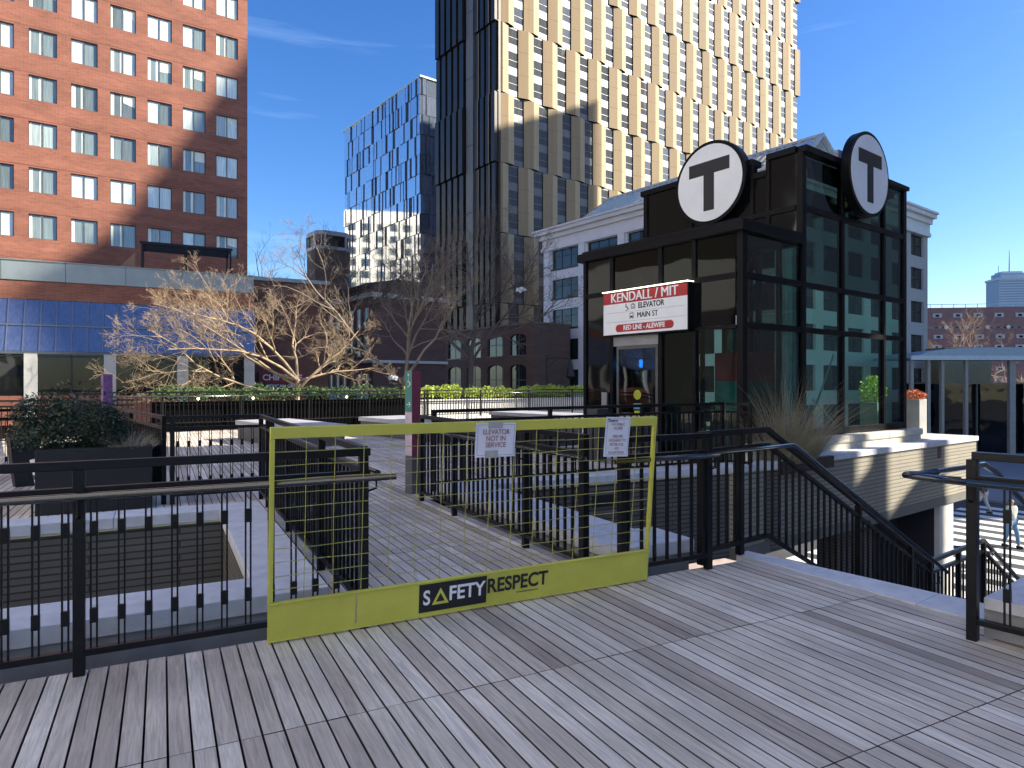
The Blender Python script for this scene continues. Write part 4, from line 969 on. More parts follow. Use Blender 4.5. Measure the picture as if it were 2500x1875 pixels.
# ================================================================== buildings in the middle
wg = uthing('brick_wing', 'dark brick building behind the bare tree carrying the restaurant sign', 'building', 4.0, 38.5, -4.5)
b = MB(); b.box(-0.9, 4.3, 0, 12, 0, 11.6); b.build('wall', BRICKD, wg); MB().box(-1.0, 4.4, -0.1, 12, 11.601, 11.8).build('roof_edge', PAR, wg)
MB().box(-0.6, 4.1, -0.05, -0.001, 1.0, 5.4).build('window', SHOPG, wg)
rs = uthing('restaurant_sign', 'white CHIPOTLE lettering on a dark red band behind the branches', 'sign', 4.0, 38.40, 0)
MB().box(0.60, 3.05, -0.05, 0.0, 1.52, 2.22).build('backing', mat('dark red band', (0.20, 0.03, 0.04), 0.6), rs)
text('lettering', 'CHIPOTLE', 0.44, (1.82, -0.08, 1.84), FRONT, WHITE, rs, 0.02, 0.02, sx=1.02)
text('lettering', 'MEXICAN GRILL', 0.24, (1.82, -0.08, 1.38), FRONT, WHITE, rs, 0.02, 0.02)
MB().disc((-0.05, -0.08, 1.80), 0.24, 'y', 0.05, 28).build('round_logo', WHITE, rs)

WINL = window_glass('old building pane', (0.03, 0.033, 0.036), 0.02)
TRIM = mat('pale stone trim', (0.50, 0.50, 0.48), 0.8)
ob = sthing('old_brick_building', 'old dark brick building with rows of narrow pale trimmed windows behind the trees', 'building', 26.7, 55.15, -4.5)
H1 = 14.7
b = MB(); b.box(0, 7.6, 0, 15.5, 0, H1); b.build('wall', BRICKD, ob)
b = MB(); b.box(-0.25, 7.8, -0.25, 15.8, H1-0.9, H1-0.5); b.box(-0.2, 7.7, -0.2, 15.6, 7.9, 8.15); b.build('cornice', TRIM, ob)
b = MB(); b.prism_y([(-0.2, H1), (7.7, H1), (7.7, H1+0.2), (5.5, H1+0.9), (3, H1+1.0), (-0.2, H1+0.4)], 0.5, 15); b.build('roof', SLAB, ob)
for zi, z in enumerate((2.6, 5.2, 8.6, 11.2)):
    for k in range(9):
        y = 0.9+k*1.62
        fr_ = MB(); fr_.box(-0.06, -0.001, y, y+0.16, z, z+1.7); fr_.box(-0.06, -0.001, y+0.6, y+0.76, z, z+1.7); fr_.box(-0.08, -0.001, y-0.05, y+0.81, z-0.14, z-0.001); fr_.build('window', TRIM, ob)
        MB().box(-0.03, -0.0015, y+0.161, y+0.599, z, z+1.7).build('pane', WINL, ob)
aw = mat('pale awning', (0.36, 0.42, 0.46), 0.6)
b = MB(); b.prism_y([(-2.3, 4.4), (-0.01, 5.6), (-0.01, 4.4)], 0.5, 9.5); b.build('awning', aw, ob)

ar = sthing('arched_brick_building', 'two storey brown brick building with arched windows behind the dark trees', 'building', 44.4, 54.0, -4.5)
L2_ = 27.5; H2 = 12.3
# arched wall built with recessed windows
b = MB(); b.box(0.3, 5.0, 0, L2_, 0, H2)
pier = 4.2; zrows = ((5.2, 8.1), (9.1, 11.4))
edges = []
for k in range(6): edges.append((1.4+k*pier, 1.4+k*pier+2.9))
zz_ = 0
for (za, zb) in zrows:
    b.box(0, 0.299, 0, L2_, zz_, za); yp = 0
    for (ya, yb) in edges:
        b.box(0, 0.299, yp, ya, za+.0005, zb); yp = yb
        # arch spandrel
        n = 10; r0 = (yb-ya)/2; yc = (ya+yb)/2; zs = zb-0.45
        for q in range(n):
            t0 = pi*q/n; t1 = pi*(q+1)/n
            ya_, za_ = yc+r0*cos(t0), zs+0.449*sin(t0); yb_, zb_ = yc+r0*cos(t1), zs+0.449*sin(t1)
            b.prism_x([(ya_, za_), (ya_, zb), (yb_, zb), (yb_, zb_)], 0.0, 0.299)
    b.box(0, 0.299, yp, L2_, za+.0005, zb); zz_ = zb
b.box(0, 0.299, 0, L2_, zz_, H2); b.build('wall', BRICKO, ar)
MB().box(-0.12, 5, -0.05, L2_, H2+0.001, H2+0.2).build('cornice', mat('brown cornice', (0.22, 0.17, 0.13), 0.8), ar)
lit = window_glass('warm lit pane', (0.26, 0.22, 0.15), 0.05)
for i, (za, zb) in enumerate(zrows):
    for k, (ya, yb) in enumerate(edges):
        f = MB(); yc = (ya+yb)/2; f.box(0.16, 0.22, yc-0.04, yc+0.04, za, zb-0.02); f.box(0.16, 0.22, ya, yb, za+1.2, za+1.28); f.box(-0.06, 0.16, ya-0.05, yb+0.05, za-0.12, za-0.001)
        fo = f.build('window', TRIM if k > 2 else WFR, ar)
        MB().box(0.20, 0.21, ya, yb, za, zb).build('pane', lit if (i == 1 and k in (2, 4)) else WINL, fo)

# white building
wb = sthing('white_building', 'white stone office building with copper-green glazed roof behind the elevator booth', 'building', 50.3, 29.1, -4.5)
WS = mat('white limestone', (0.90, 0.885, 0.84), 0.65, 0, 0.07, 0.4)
WSG = mat('shaded white limestone', (0.50, 0.49, 0.45), 0.75, 0, 0.08, 0.4)  # right face: the white stone coloured darker for its shade
LA, LB_ = 26.5, 30.3       # extents along +x (right face) and +y (left face)
HW = 22.4
b = MB(); b.box(0.4, LA, 0.4, LB_, 0, HW)
rowz = [2.1, 5.45, 8.85, 12.25, 15.65, 19.0]
# left face (local x = 0 plane), openings along y
def facade(b, axis, n, x0, pitch, ww, rz_, wh, length, H):
    zp = 0
    for z in rz_:
        def bx(a0, a1, z0, z1):
            if a1 <= a0: return
            if axis == 'x': b.box(0.0, 0.399, a0, a1, z0, z1)
            else: b.box(a0, a1, 0.0, 0.399, z0, z1)
        bx(0 if axis == 'x' else 0.4, length, zp, z); p = 0 if axis == 'x' else 0.4
        for k in range(n):
            bx(p, x0+k*pitch, z+.0005, z+wh); p = x0+k*pitch+ww
        bx(p, length, z+.0005, z+wh); zp = z+wh
    bx(0 if axis == 'x' else 0.4, length, zp, H)
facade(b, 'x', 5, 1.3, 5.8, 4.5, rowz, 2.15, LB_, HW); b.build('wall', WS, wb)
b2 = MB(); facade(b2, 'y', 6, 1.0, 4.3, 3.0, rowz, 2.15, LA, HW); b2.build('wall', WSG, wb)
b = MB()
for k in range(6):
    y = 1.3+k*5.8-1.3; b.box(-0.28, -0.001, max(-0.28, y+0.2), y+1.1, 0, 21.2)
b.build('pilaster', WS, wb)
b = MB()
for z0, z1, o in ((21.201, 21.6, 0.30), (21.601, 22.5, 0.18), (22.501, 23.0, 0.45), (23.001, 23.4, 0.85), (23.401, 23.6, 1.05)):
    b.box(-o, LA+0.1, -o, LB_+o, z0, z1)
b.build('cornice', WS, wb)
WIN2 = window_glass('office pane', (0.035, 0.048, 0.042), 0.0, 0.03, 0.006, 0.6)
for z in rowz:
    for k in range(5):
        y = 1.3+k*5.8; f = MB()
        for q in (0, 0.333, 0.667, 1): f.box(0.22, 0.30, y+q*4.42, y+q*4.42+0.08, z, z+2.15)
        f.box(0.22, 0.30, y, y+4.5, z+1.35, z+1.41); f.box(-0.06, 0.2, y-0.1, y+4.6, z-0.16, z-0.001); fo = f.build('window', INK, wb)
        MB().box(0.26, 0.27, y, y+4.5, z, z+2.15).build('pane', WIN2, fo)
    for k in range(6):
        x = 1.0+k*4.3; f = MB()
        for q in (0, 0.5, 1): f.box(x+q*2.92, x+q*2.92+0.08, 0.22, 0.30, z, z+2.15)
        f.box(x, x+3.0, 0.22, 0.30, z+1.1, z+1.16); fo = f.build('window', INK, wb)
        MB().box(x, x+3.0, 0.26, 0.27, z, z+2.15).build('pane', WIN2, fo)
b = MB()
for (bx0, bx1) in ((0.5, 3.9),): pass
RG = window_glass('roof glazing', (0.30, 0.36, 0.32), 0.15)
xa0, xa1, zr0, zr1 = 0.9, 5.0, 23.6, 27.0
b.quad((xa0, -0.2, zr0), (xa0, 27.6, zr0), (xa1, 25.2, zr1), (xa1, 0.2, zr1)); b.tri((xa0, 27.6, zr0), (9.1, 27.6, zr0), (xa1, 25.2, zr1))
b.quad((9.1, 27.6, zr0), (9.1, -0.2, zr0), (xa1, 0.2, zr1), (xa1, 25.2, zr1)); b.tri((xa0, -0.2, zr0), (xa1, 0.2, zr1), (9.1, -0.2, zr0)); b.build('mansard_roof', RG, wb)
b = MB(); y = 0.3
while y < 27.4:
    b.bar((xa0-0.02, y, zr0), (xa1, 0.3+(y-0.3)*0.918, zr1+0.05), 0.14, 0.14); y += 0.85
b.bar((xa1, 0.1, zr1+0.05), (xa1, 25.3, zr1+0.05), 0.3, 0.2)
for sx in (-1, 1): b.bar((xa1, -0.05, zr1+0.05), (xa1+sx*4.2, -0.35, zr0), 0.35, 0.3)
b.build('roof_rib', mat('roof rib', (0.52, 0.54, 0.50), 0.5), wb)
b = MB(); b.prism_y([(5.3, 26.6), (8.2, 25.6), (9.8, 24.2), (9.8, 25.0), (7.9, 26.6), (5.3, 27.3)], 0.5, 3.5); b.build('roof_hatch', mat('roof rib grey', (0.40, 0.42, 0.40), 0.5), wb)
b = MB(); b.box(9.5, 16.2, 0.8, 6, 23.6, 27.0); b.box(16.3, 23.5, 0.8, 5, 23.6, 26.0); b.build('rooftop_screen', glass('pale roof screen', (0.65, 0.72, 0.85), 0.15), wb)

# ================================================================== gold tower
gt_ = sthing('gold_tower', 'tall tower with folded golden panels and window strips, its left side coloured dark as shade', 'building', 50.13, 68.05, -4.5)
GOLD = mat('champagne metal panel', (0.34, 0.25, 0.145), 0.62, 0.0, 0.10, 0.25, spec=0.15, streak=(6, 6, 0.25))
GOLD2 = mat('sun side champagne panel', (0.39, 0.31, 0.19), 0.62, 0.0, 0.08, 0.25, spec=0.15, streak=(6, 6, 0.25))  # sun-facing side of each fold coloured lighter
DKBRN = mat('dark brown panel', (0.030, 0.024, 0.018), 0.4, 0.3, 0.25, 0.3)  # dark colour carries the shade of the tower's left side
LG = 71.0; BAY = 4.15; BH = 8.87
GWIN = window_glass('tower pane', (0.085, 0.092, 0.10), 0.02, 0.03, 0.012, 0.35)
b = MB(); b.box(0.3, LG-0.2, 0.9, 14.0, 0, 74); b.build('core', SLAB, gt_)
zb0 = 13.97*84.5/54.9/1.0  # not used directly
levels = [4.5+1.5+372.5*84.5/1640 - BH*2 + BH*k for k in range(0, 9)]
jl = MB(); wins = []
pm_ = MB(); ledges = MB()
for li, z0 in enumerate(levels):
    off = 0.0 if li % 2 else -0.9
    z1 = z0+BH-0.10; x = off
    while x < LG-0.5:
        p0, p1_, p2, p3 = x, x+0.34*BAY, x+0.60*BAY, x+BAY
        jt = 0.12*sin(x*2.1+li)
        ya, yb, yc = 0.16, -0.16+jt*0.25, 0.10
        q0, q1 = max(p0, 0.0), max(p1_, 0.0)
        e_ = min(p2, LG)
        for zc0, zc1 in ((z0, z0+BH/3-0.02), (z0+BH/3, z0+2*BH/3-0.02), (z0+2*BH/3, z1)):
            pm_.m = 0; pm_.quad((q0, ya, zc0), (min(q1, LG), yb, zc0), (min(q1, LG), yb, zc1), (q0, ya, zc1))
            pm_.m = 1; pm_.quad((min(q1, LG), yb, zc0), (e_, yc, zc0), (e_, yc, zc1), (min(q1, LG), yb, zc1))
        pm_.m = 2; pm_.quad((e_, yc, z0), (e_, 0.34, z0), (e_, 0.34, z1), (e_, yc, z1)); pm_.quad((q0, 0.5, z0), (q0, ya, z0), (q0, ya, z1), (q0, 0.5, z1))  # returns and undersides coloured dark as panel side shadow
        pm_.quad((q0, ya, z0), (q0, 0.9, z0), (min(q1, LG), 0.9, z0), (min(q1, LG), yb, z0)); pm_.quad((min(q1, LG), yb, z0), (min(q1, LG), 0.9, z0), (e_, 0.9, z0), (e_, yc, z0))
        pm_.m = 0; pm_.quad((q0, ya, z1), (min(q1, LG), yb, z1), (min(q1, LG), 0.9, z1), (q0, 0.9, z1)); pm_.quad((min(q1, LG), yb, z1), (e_, yc, z1), (e_, 0.9, z1), (min(q1, LG), 0.9, z1))
        if p2 < LG-0.3 and p3 > 0.3: wins.append((max(p2, 0.0), min(p3, LG), z0, z1, li))
        x += BAY
pm_.build('cladding', [GOLD, GOLD2, DKBRN], gt_)
SPAN = mat('grey spandrel', (0.15, 0.155, 0.165), 0.5, 0.3, 0.15, 1.0)
def tower_window(bm_, xa, xb, z0, z1):
    fl = BH/3
    for q in range(3):
        za = z0+q*fl
        bm_.m = 0; bm_.quad((xa, 0.30, za+0.75), (xb, 0.30, za+0.75), (xb, 0.30, za+fl-0.28), (xa, 0.30, za+fl-0.28))
        bm_.m = 1; bm_.quad((xa, 0.28, za), (xb, 0.28, za), (xb, 0.28, za+0.75), (xa, 0.28, za+0.75)); bm_.quad((xa, 0.28, za+fl-0.28), (xb, 0.28, za+fl-0.28), (xb, 0.28, min(z1, za+fl)), (xa, 0.28, min(z1, za+fl)))
        bm_.box(xa, xb, 0.26, 0.29, za+1.55, za+1.63)
vis = sorted(wins, key=lambda q: (-(q[1]-q[0] > 1.0), q[0]+abs(q[2]-26)*0.5))
for q in vis[:100]:
    b = MB(); tower_window(b, *q[:4]); b.build('window', [GWIN, SPAN], gt_)
b = MB()
for q in vis[100:]: tower_window(b, *q[:4])
if vis[100:]: tag(b.build('window', [GWIN, SPAN], gt_), kind='stuff')
# left side, its shade put into the dark colour
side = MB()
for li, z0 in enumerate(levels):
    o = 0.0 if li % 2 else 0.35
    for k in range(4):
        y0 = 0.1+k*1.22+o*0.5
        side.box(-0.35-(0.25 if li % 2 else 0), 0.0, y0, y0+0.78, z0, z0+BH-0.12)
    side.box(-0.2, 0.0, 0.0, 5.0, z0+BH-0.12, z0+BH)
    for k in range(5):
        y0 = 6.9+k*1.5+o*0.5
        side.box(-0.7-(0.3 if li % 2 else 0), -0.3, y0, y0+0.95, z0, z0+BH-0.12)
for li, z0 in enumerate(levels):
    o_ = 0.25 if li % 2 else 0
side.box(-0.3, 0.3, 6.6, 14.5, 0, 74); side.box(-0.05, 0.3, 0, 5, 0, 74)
side.build('shaded_side', DKBRN, gt_)
b = MB()
for li, z0 in enumerate(levels):
    for k in (1, 3): b.box(-0.40-(0.25 if li % 2 else 0), -0.36-(0.25 if li % 2 else 0), 0.1+k*1.22+(0.0 if li % 2 else 0.175)-0.02, 0.1+k*1.22+(0.0 if li % 2 else 0.175)+0.14, z0, z0+BH-0.12)
b.build('gold_edge', GOLD, gt_)
b = MB()
for li in range(8):
    b.box(-0.55, 0.25, 5.0, 6.6, li*8.87+2, li*8.87+10.8)
b.build('pale_corner_strip', mat('taupe panel', (0.20, 0.185, 0.15), 0.5, 0.2), gt_)
b = MB()
for li, z0 in enumerate(levels):
    for k in (0, 2): 
        y0 = 0.93+k*1.22+(0.17 if not li % 2 else 0); b.box(-0.10, -0.06, y0, y0+0.28, z0+0.4, z0+BH-0.5)
    for k in (0, 2, 3):
        y0 = 7.9+k*1.5+(0.17 if not li % 2 else 0); b.box(-0.36, -0.31, y0, y0+0.35, z0+0.4, z0+BH-0.5)
b.build('slit_window', window_glass('slit pane', (0.35, 0.35, 0.36), 0.25), gt_)

# ================================================================== silver glass building
sv = sthing('silver_glass_building', 'blue grey glass office block with staggered mirror panels behind the trees', 'building', 60.1, 105.1, -4.5)
MIR = window_glass('mirror cladding', (0.26, 0.31, 0.42), 0.42, 0.04, 0.02, 0.12)
MIR2 = window_glass('pale mirror cladding', (0.20, 0.25, 0.33), 0.42, 0.06, 0.02, 0.12)
HS = 61.0
b = MB(); b.box(0.3, 20, 0.3, 33.3, 0, HS-0.2); b.build('core', mat('slot dark', (0.05, 0.06, 0.075), 0.4), sv)
rs_ = random.Random(2); z = 1.0; fi = 0
f1 = MB()
while z < HS-1:
    h_ = 3.55; y = 0.05
    while y < 33.2:
        wd_ = rs_.choice([0.8, 1.1, 1.6, 2.4, 3.4]); e_ = min(33.3, y+wd_)
        o = rs_.choice([0.0, 0.12, 0.22]); f1.m = 0 if rs_.random() < 0.7 else 1
        f1.box(-o, 0.29, y, e_-0.32, z+0.03, min(z+h_, HS)-0.08); y = e_ + (0.45 if rs_.random() < 0.4 else 0.0)
    x = 0.35
    while x < 19.5:
        wd_ = rs_.choice([0.8, 1.4, 2.2]); o = rs_.choice([0.0, 0.12]); f1.m = 0 if rs_.random() < 0.5 else 1
        f1.box(x, min(20, x+wd_)-0.15, -o, 0.29, z+0.02, min(z+h_, HS)-0.08); x += wd_
    z += h_
f1.build('panel_wall', [MIR, MIR2], sv)
b = MB(); b.box(-0.25, 20, -0.25, 33.5, HS-0.19, HS+0.1); b.build('roof_edge', mat('pale metal edge', (0.6, 0.65, 0.66), 0.4, 0.3), sv)

# small brick tower with grey cap
ct = sthing('brick_turret', 'small dark brick turret with a grey glazed cap between the tree and the glass block', 'building', 41.3, 105.0, -4.5)
c_ = 1.2; poly = [(c_, 0), (6-c_, 0), (6, c_), (6, 6-c_), (6-c_, 6), (c_, 6), (0, 6-c_), (0, c_)]
b = MB(); b.prism([(x-0.2, y) for x, y in poly], 0, 28.0); b.build('shaft', BRICKO, ct)
b = MB(); b.prism([(x*1.02-0.26, y*1.02-0.06) for x, y in poly], 28.001, 28.5); b.prism([(x*1.02-0.26, y*1.02-0.06) for x, y in poly], 30.3, 31.0)
for x, y in poly: b.box(x-0.35, x-0.05, y-0.15, y+0.15, 28.5, 30.3)
b.build('cap_frame', mat('light grey cap', (0.50, 0.52, 0.52), 0.5), ct)
b = MB(); b.prism([(x*0.93, y*0.93+0.2) for x, y in poly], 28.501, 30.299); b.build('cap_glazing', DKBRN, ct)

# ================================================================== far right
lb = thing('low_brick_building', 'long low red brick building with small white windows at the right edge', 'building', (92.0, 152.0, -4.5), R(-6))
FBR = brick('far red brick', (0.34, 0.19, 0.175), (0.29, 0.165, 0.15), (0.34, 0.22, 0.20), 0.4, 0.15, 0.01)  # brick colour lightened to stand for distance haze
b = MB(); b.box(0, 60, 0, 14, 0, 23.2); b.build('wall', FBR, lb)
FW = mat('far window white', (0.55, 0.60, 0.62), 0.5)
for zi, z in enumerate((21.0, 16.2, 13.9, 9.0, 6.7)):
    for k in range(4 if zi > 2 else 5):
        x = 3.0+k*4.35+(0.2 if zi % 2 else 0)
        wn = MB().box(x, x+1.9, -0.12, -0.001, z, z+0.9).build('window', FW, lb)
        MB().box(x+0.55, x+1.35, -0.14, -0.121, z+0.15, z+0.65).build('pane', WINL, wn)
for z in (18.7, 11.4):
    MB().box(2.0, 50, -0.06, -0.001, z-0.25, z+0.25).build('band', mat('far band grey', (0.30, 0.27, 0.27), 0.7), lb)
    for k in range(5):
        x = 5.8+k*4.35
        MB().disc((x, -0.25, z+0.05), 0.42, 'y', 0.15, 20).build('globe_lamp', WHITE, lb)
    for k in range(16): MB().box(3.4+k*1.45, 4.1+k*1.45, -0.075, -0.061, z-0.15, z+0.12).build('vent', INK, lb)
b = MB()
for k in range(22): b.box(k*2.5, k*2.5+0.1, 0.1, 0.2, 23.2, 24.0)
b.box(0, 55, 0.1, 0.2, 23.9, 24.02); b.build('roof_rail', mat('pale rail', (0.55, 0.62, 0.66), 0.5), lb)
pt = thing('distant_skyscraper', 'hazy pale skyscraper with antenna far away on the right horizon', 'building', (1233.0, 1700.0, -4.5), R(-8))
HZ = mat('hazy blue glass', (0.30, 0.38, 0.47), 0.6, 0, 0.05, 0.02)  # distance haze is mixed into these colours, there is no haze volume
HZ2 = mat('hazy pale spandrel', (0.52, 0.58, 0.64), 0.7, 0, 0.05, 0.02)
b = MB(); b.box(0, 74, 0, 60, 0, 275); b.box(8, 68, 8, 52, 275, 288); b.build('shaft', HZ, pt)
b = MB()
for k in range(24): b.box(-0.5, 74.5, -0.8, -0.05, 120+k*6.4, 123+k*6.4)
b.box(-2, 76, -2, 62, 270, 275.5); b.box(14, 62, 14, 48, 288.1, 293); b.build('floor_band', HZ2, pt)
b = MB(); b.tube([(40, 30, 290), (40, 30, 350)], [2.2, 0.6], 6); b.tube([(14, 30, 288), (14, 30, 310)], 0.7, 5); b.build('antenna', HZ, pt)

# street shelter with dark pavilion
shl = thing('street_shelter', 'long canopy on grey posts across the street at the right', 'shelter', (32.4, 55.0, -4.5), R(2))
b = MB(); b.prism_y([(0, 8.20), (1.5, 8.62), (4.6, 8.95), (20, 9.15), (20, 8.1), (0, 8.05)], -0.5, 5.0); b.build('canopy', mat('canopy metal', (0.30, 0.38, 0.44), 0.5, 0.3), shl)
MB().box(-0.1, 20.1, -0.62, -0.501, 7.95, 8.30).build('fascia', mat('fascia pale', (0.50, 0.56, 0.58), 0.5, 0.2), shl)
for x in (0.2, 1.6, 2.75, 4.75, 8.6, 12.5): MB().box(x-0.12 if x < 8 else x-0.25, x+0.12 if x < 8 else x+0.25, -0.3, 0.0, 0, 7.95).build('post', mat('post grey', (0.30, 0.29, 0.26), 0.6), shl)
kv = thing('dark_pavilion', 'black glass pavilion under the street canopy', 'pavilion', (36.4, 57.0, -4.5), R(2))
b = MB(); b.box(0, 14, 0, 5, 0, 6.0); b.build('glass_body', GLO, kv)
b = MB(); b.box(-0.1, 14.1, -0.1, 5.1, 6.001, 6.12); b.build('roof_edge', mat('pavilion edge', (0.2, 0.19, 0.17), 0.5), kv)
for x in (3.0, 6.1, 9.5, 9.9): MB().box(x, x+0.12, -0.12, -0.001, 0, 6.0).build('mullion', WFR, kv)
ks = thing('brown_kiosk', 'tan panelled box standing behind the street shelter', 'kiosk', (42.5, 66.0, -4.5))
MB().box(0, 4.6, 0, 3, 0, 9.6).build('body', mat('tan panel', (0.36, 0.30, 0.16), 0.6), ks)

# crosswalk and pavement
b = MB()
for k in range(13):
    s = 21.5+k*1.35; p = [st(s, -3), st(s+0.72, -3), st(s+0.72, 12.6), st(s, 12.6)]
    b.quad(*[(x, y, -4.492) for x, y in p])
struct(b.build('crosswalk_marking', PAINT))
b = MB(); b.prism([st(8, -6), st(20.4, -6), st(20.4, 20), st(8, 20)], -4.5, -4.38); struct(b.build('pavement', PAVE))
b = MB(); b.prism([st(20.402, -6), st(20.55, -6), st(20.55, 20), st(20.402, 20)], -4.5, -4.37); struct(b.build('kerb', STONE))
b = MB(); b.prism([st(40, -10), st(70, -10), st(70, 29), st(40, 29)], -4.5, -4.38); struct(b.build('far_pavement', mat('grey pavement', (0.24, 0.24, 0.25), 0.85)))

# street lamp
sp_ = thing('street_lamp', 'black lantern street lamp before the white building', 'street lamp', (2.3, 44.5, -4.5))
b = MB(); b.tube([(0, 0, 0), (0, 0, 7.9)], [0.09, 0.05], 10); b.build('post', INK, sp_)
b = MB(); b.tube([(0, 0, 7.7), (0.8, 0, 7.75), (1.55, 0, 7.65)], 0.03, 8); b.tube([(0, 0, 7.1), (0.5, 0, 7.5), (0.8, 0, 7.72)], 0.02, 6); b.build('arm', INK, sp_)
b = MB(); b.tube([(1.55, 0, 7.65), (1.55, 0, 7.4), (1.55, 0, 7.1), (1.55, 0, 6.5), (1.55, 0, 6.35)], [0.03, 0.12, 0.20, 0.30, 0.10], 12); b.build('lantern', INK, sp_)

# ================================================================== people and bicycles on the street
def skin_obj(name, verts, edges, radii, m, parent, root=0, sub=2):
    me = bpy.data.meshes.new(name); me.from_pydata(verts, edges, []); me.materials.append(m)
    o = bpy.data.objects.new(name, me); COL.objects.link(o); o.parent = parent
    if not me.skin_vertices: 
        lay = me.attributes
    sk = o.modifiers.new('skin', 'SKIN'); sk.use_smooth_shade = True
    layer = me.skin_vertices[0] if me.skin_vertices else None
    if layer is None:
        import bmesh
        bm = bmesh.new(); bm.from_mesh(me); lay = bm.verts.layers.skin.verify()
        bm.verts.ensure_lookup_table()
        for i, v in enumerate(bm.verts):
            r = radii[i]; v[lay].radius = (r, r) if not hasattr(r, '__len__') else r; v[lay].use_root = (i == root)
        bm.to_mesh(me); bm.free()
    else:
        for i, v in enumerate(layer.data): v.radius = (radii[i],)*2; v.use_root = (i == root)
    s = o.modifiers.new('subdivision', 'SUBSURF'); s.levels = sub; s.render_levels = sub
    return o
SKIN = mat('skin', (0.42, 0.26, 0.19), 0.55)
def person(label, x, y, rz, coat, legs, hair, stride=0.22, coat_len=0.0, scale=1.0, arm=0.1):
    T = thing('person', label, 'person', (x, y, -4.49), rz); T.scale = (scale,)*3
    # +y is the walking direction
    J = {'pel': (0, 0, 0.95), 'wai': (0, 0, 1.10), 'che': (0, 0.01, 1.32), 'nec': (0, 0.0, 1.48), 'nk2': (0, 0.01, 1.55), 'hd1': (0, 0.02, 1.61), 'hd2': (0, 0.015, 1.70),
         'shl': (-0.17, 0, 1.42), 'ell': (-0.25, -arm*0.6, 1.16), 'wrl': (-0.24, -arm-0.03, 0.93), 'hnl': (-0.235, -arm-0.04, 0.84),
         'shr': (0.17, 0, 1.42), 'elr': (0.26, 0.02, 1.16), 'wrr': (0.24, arm+0.08, 0.96), 'hnr': (0.235, arm+0.11, 0.88),
         'hpl': (-0.09, 0, 0.92), 'knl': (-0.10, stride*0.75, 0.50), 'anl': (-0.10, stride, 0.09), 'tol': (-0.10, stride+0.15, 0.035),
         'hpr': (0.09, 0, 0.92), 'knr': (0.10, -stride*0.25, 0.50), 'anr': (0.10, -stride, 0.13), 'tor': (0.10, -stride+0.12, 0.035)}
    K = list(J); V = [J[k] for k in K]; ix = {k: i for i, k in enumerate(K)}
    E = [('pel','wai'),('wai','che'),('che','nec'),('nec','nk2'),('nk2','hd1'),('hd1','hd2'),('che','shl'),('shl','ell'),('ell','wrl'),('wrl','hnl'),('che','shr'),('shr','elr'),('elr','wrr'),('wrr','hnr'),
         ('pel','hpl'),('hpl','knl'),('knl','anl'),('anl','tol'),('pel','hpr'),('hpr','knr'),('knr','anr'),('anr','tor')]
    rad = dict(pel=.13, wai=.12, che=.135, nec=.06, nk2=.05, hd1=.085, hd2=.082, shl=.06, ell=.04, wrl=.028, hnl=.03, shr=.06, elr=.04, wrr=.028, hnr=.03, hpl=.085, knl=.055, anl=.036, tol=.03, hpr=.085, knr=.055, anr=.036, tor=.03)
    skin_obj('body', V, [(ix[a], ix[c]) for a, c in E], [rad[k] for k in K], SKIN, T, ix['pel'])
    def sub(name, keys, edges, rr_, m, root):
        kk = list(keys); ii = {k: i for i, k in enumerate(kk)}
        skin_obj(name, [J[k] for k in kk], [(ii[a], ii[c]) for a, c in edges], [rr_[k] for k in kk], m, T, ii[root])
    sub('jacket', ['pel','wai','che','nec','shl','ell','wrl','shr','elr','wrr'], [('pel','wai'),('wai','che'),('che','nec'),('che','shl'),('shl','ell'),('ell','wrl'),('che','shr'),('shr','elr'),('elr','wrr')],
        dict(pel=.165+coat_len, wai=.16, che=.175, nec=.09, shl=.09, ell=.065, wrl=.05, shr=.09, elr=.065, wrr=.05), coat, 'che')
    sub('trousers', ['pel','hpl','knl','anl','hpr','knr','anr'], [('pel','hpl'),('hpl','knl'),('knl','anl'),('pel','hpr'),('hpr','knr'),('knr','anr')],
        dict(pel=.145, hpl=.105, knl=.078, anl=.06, hpr=.105, knr=.078, anr=.06), legs, 'pel')
    skin_obj('hair', [(0, -0.015, 1.62), (0, -0.012, 1.73)], [(0, 1)], [0.092, 0.088], hair, T, 0)
    for sx in (-1, 1):
        yb = (stride if sx < 0 else -stride)
        b = MB(); b.box(sx*0.10-0.045, sx*0.10+0.045, yb-0.08, yb+0.19, 0.0, 0.085); b.build('shoe', INK, T, bevel=0.03)
    return T
JG = mat('pale grey green jacket', (0.50, 0.54, 0.47), 0.8); JD = mat('dark coat', (0.06, 0.06, 0.07), 0.8)
JN = mat('blue jeans', (0.13, 0.25, 0.42), 0.85); LT = mat('light trousers', (0.50, 0.50, 0.50), 0.85); HR = mat('dark hair', (0.03, 0.022, 0.02), 0.7); HRo = mat('auburn hair', (0.40, 0.15, 0.06), 0.7)
person('person in pale jacket and blue jeans walking across the striped crossing', 18.35, 24.7, R(190), JG, JN, HR, 0.20, scale=1.02, arm=0.16)
person('person in dark coat and light trousers farther off on the crossing', 21.9, 31.2, R(30), JD, LT, HR, 0.26, coat_len=0.03)
person('person with auburn hair and dark coat on the pavement under the booth', 9.9, 18.9, R(120), JD, JD, HRo, 0.05, arm=0.05)
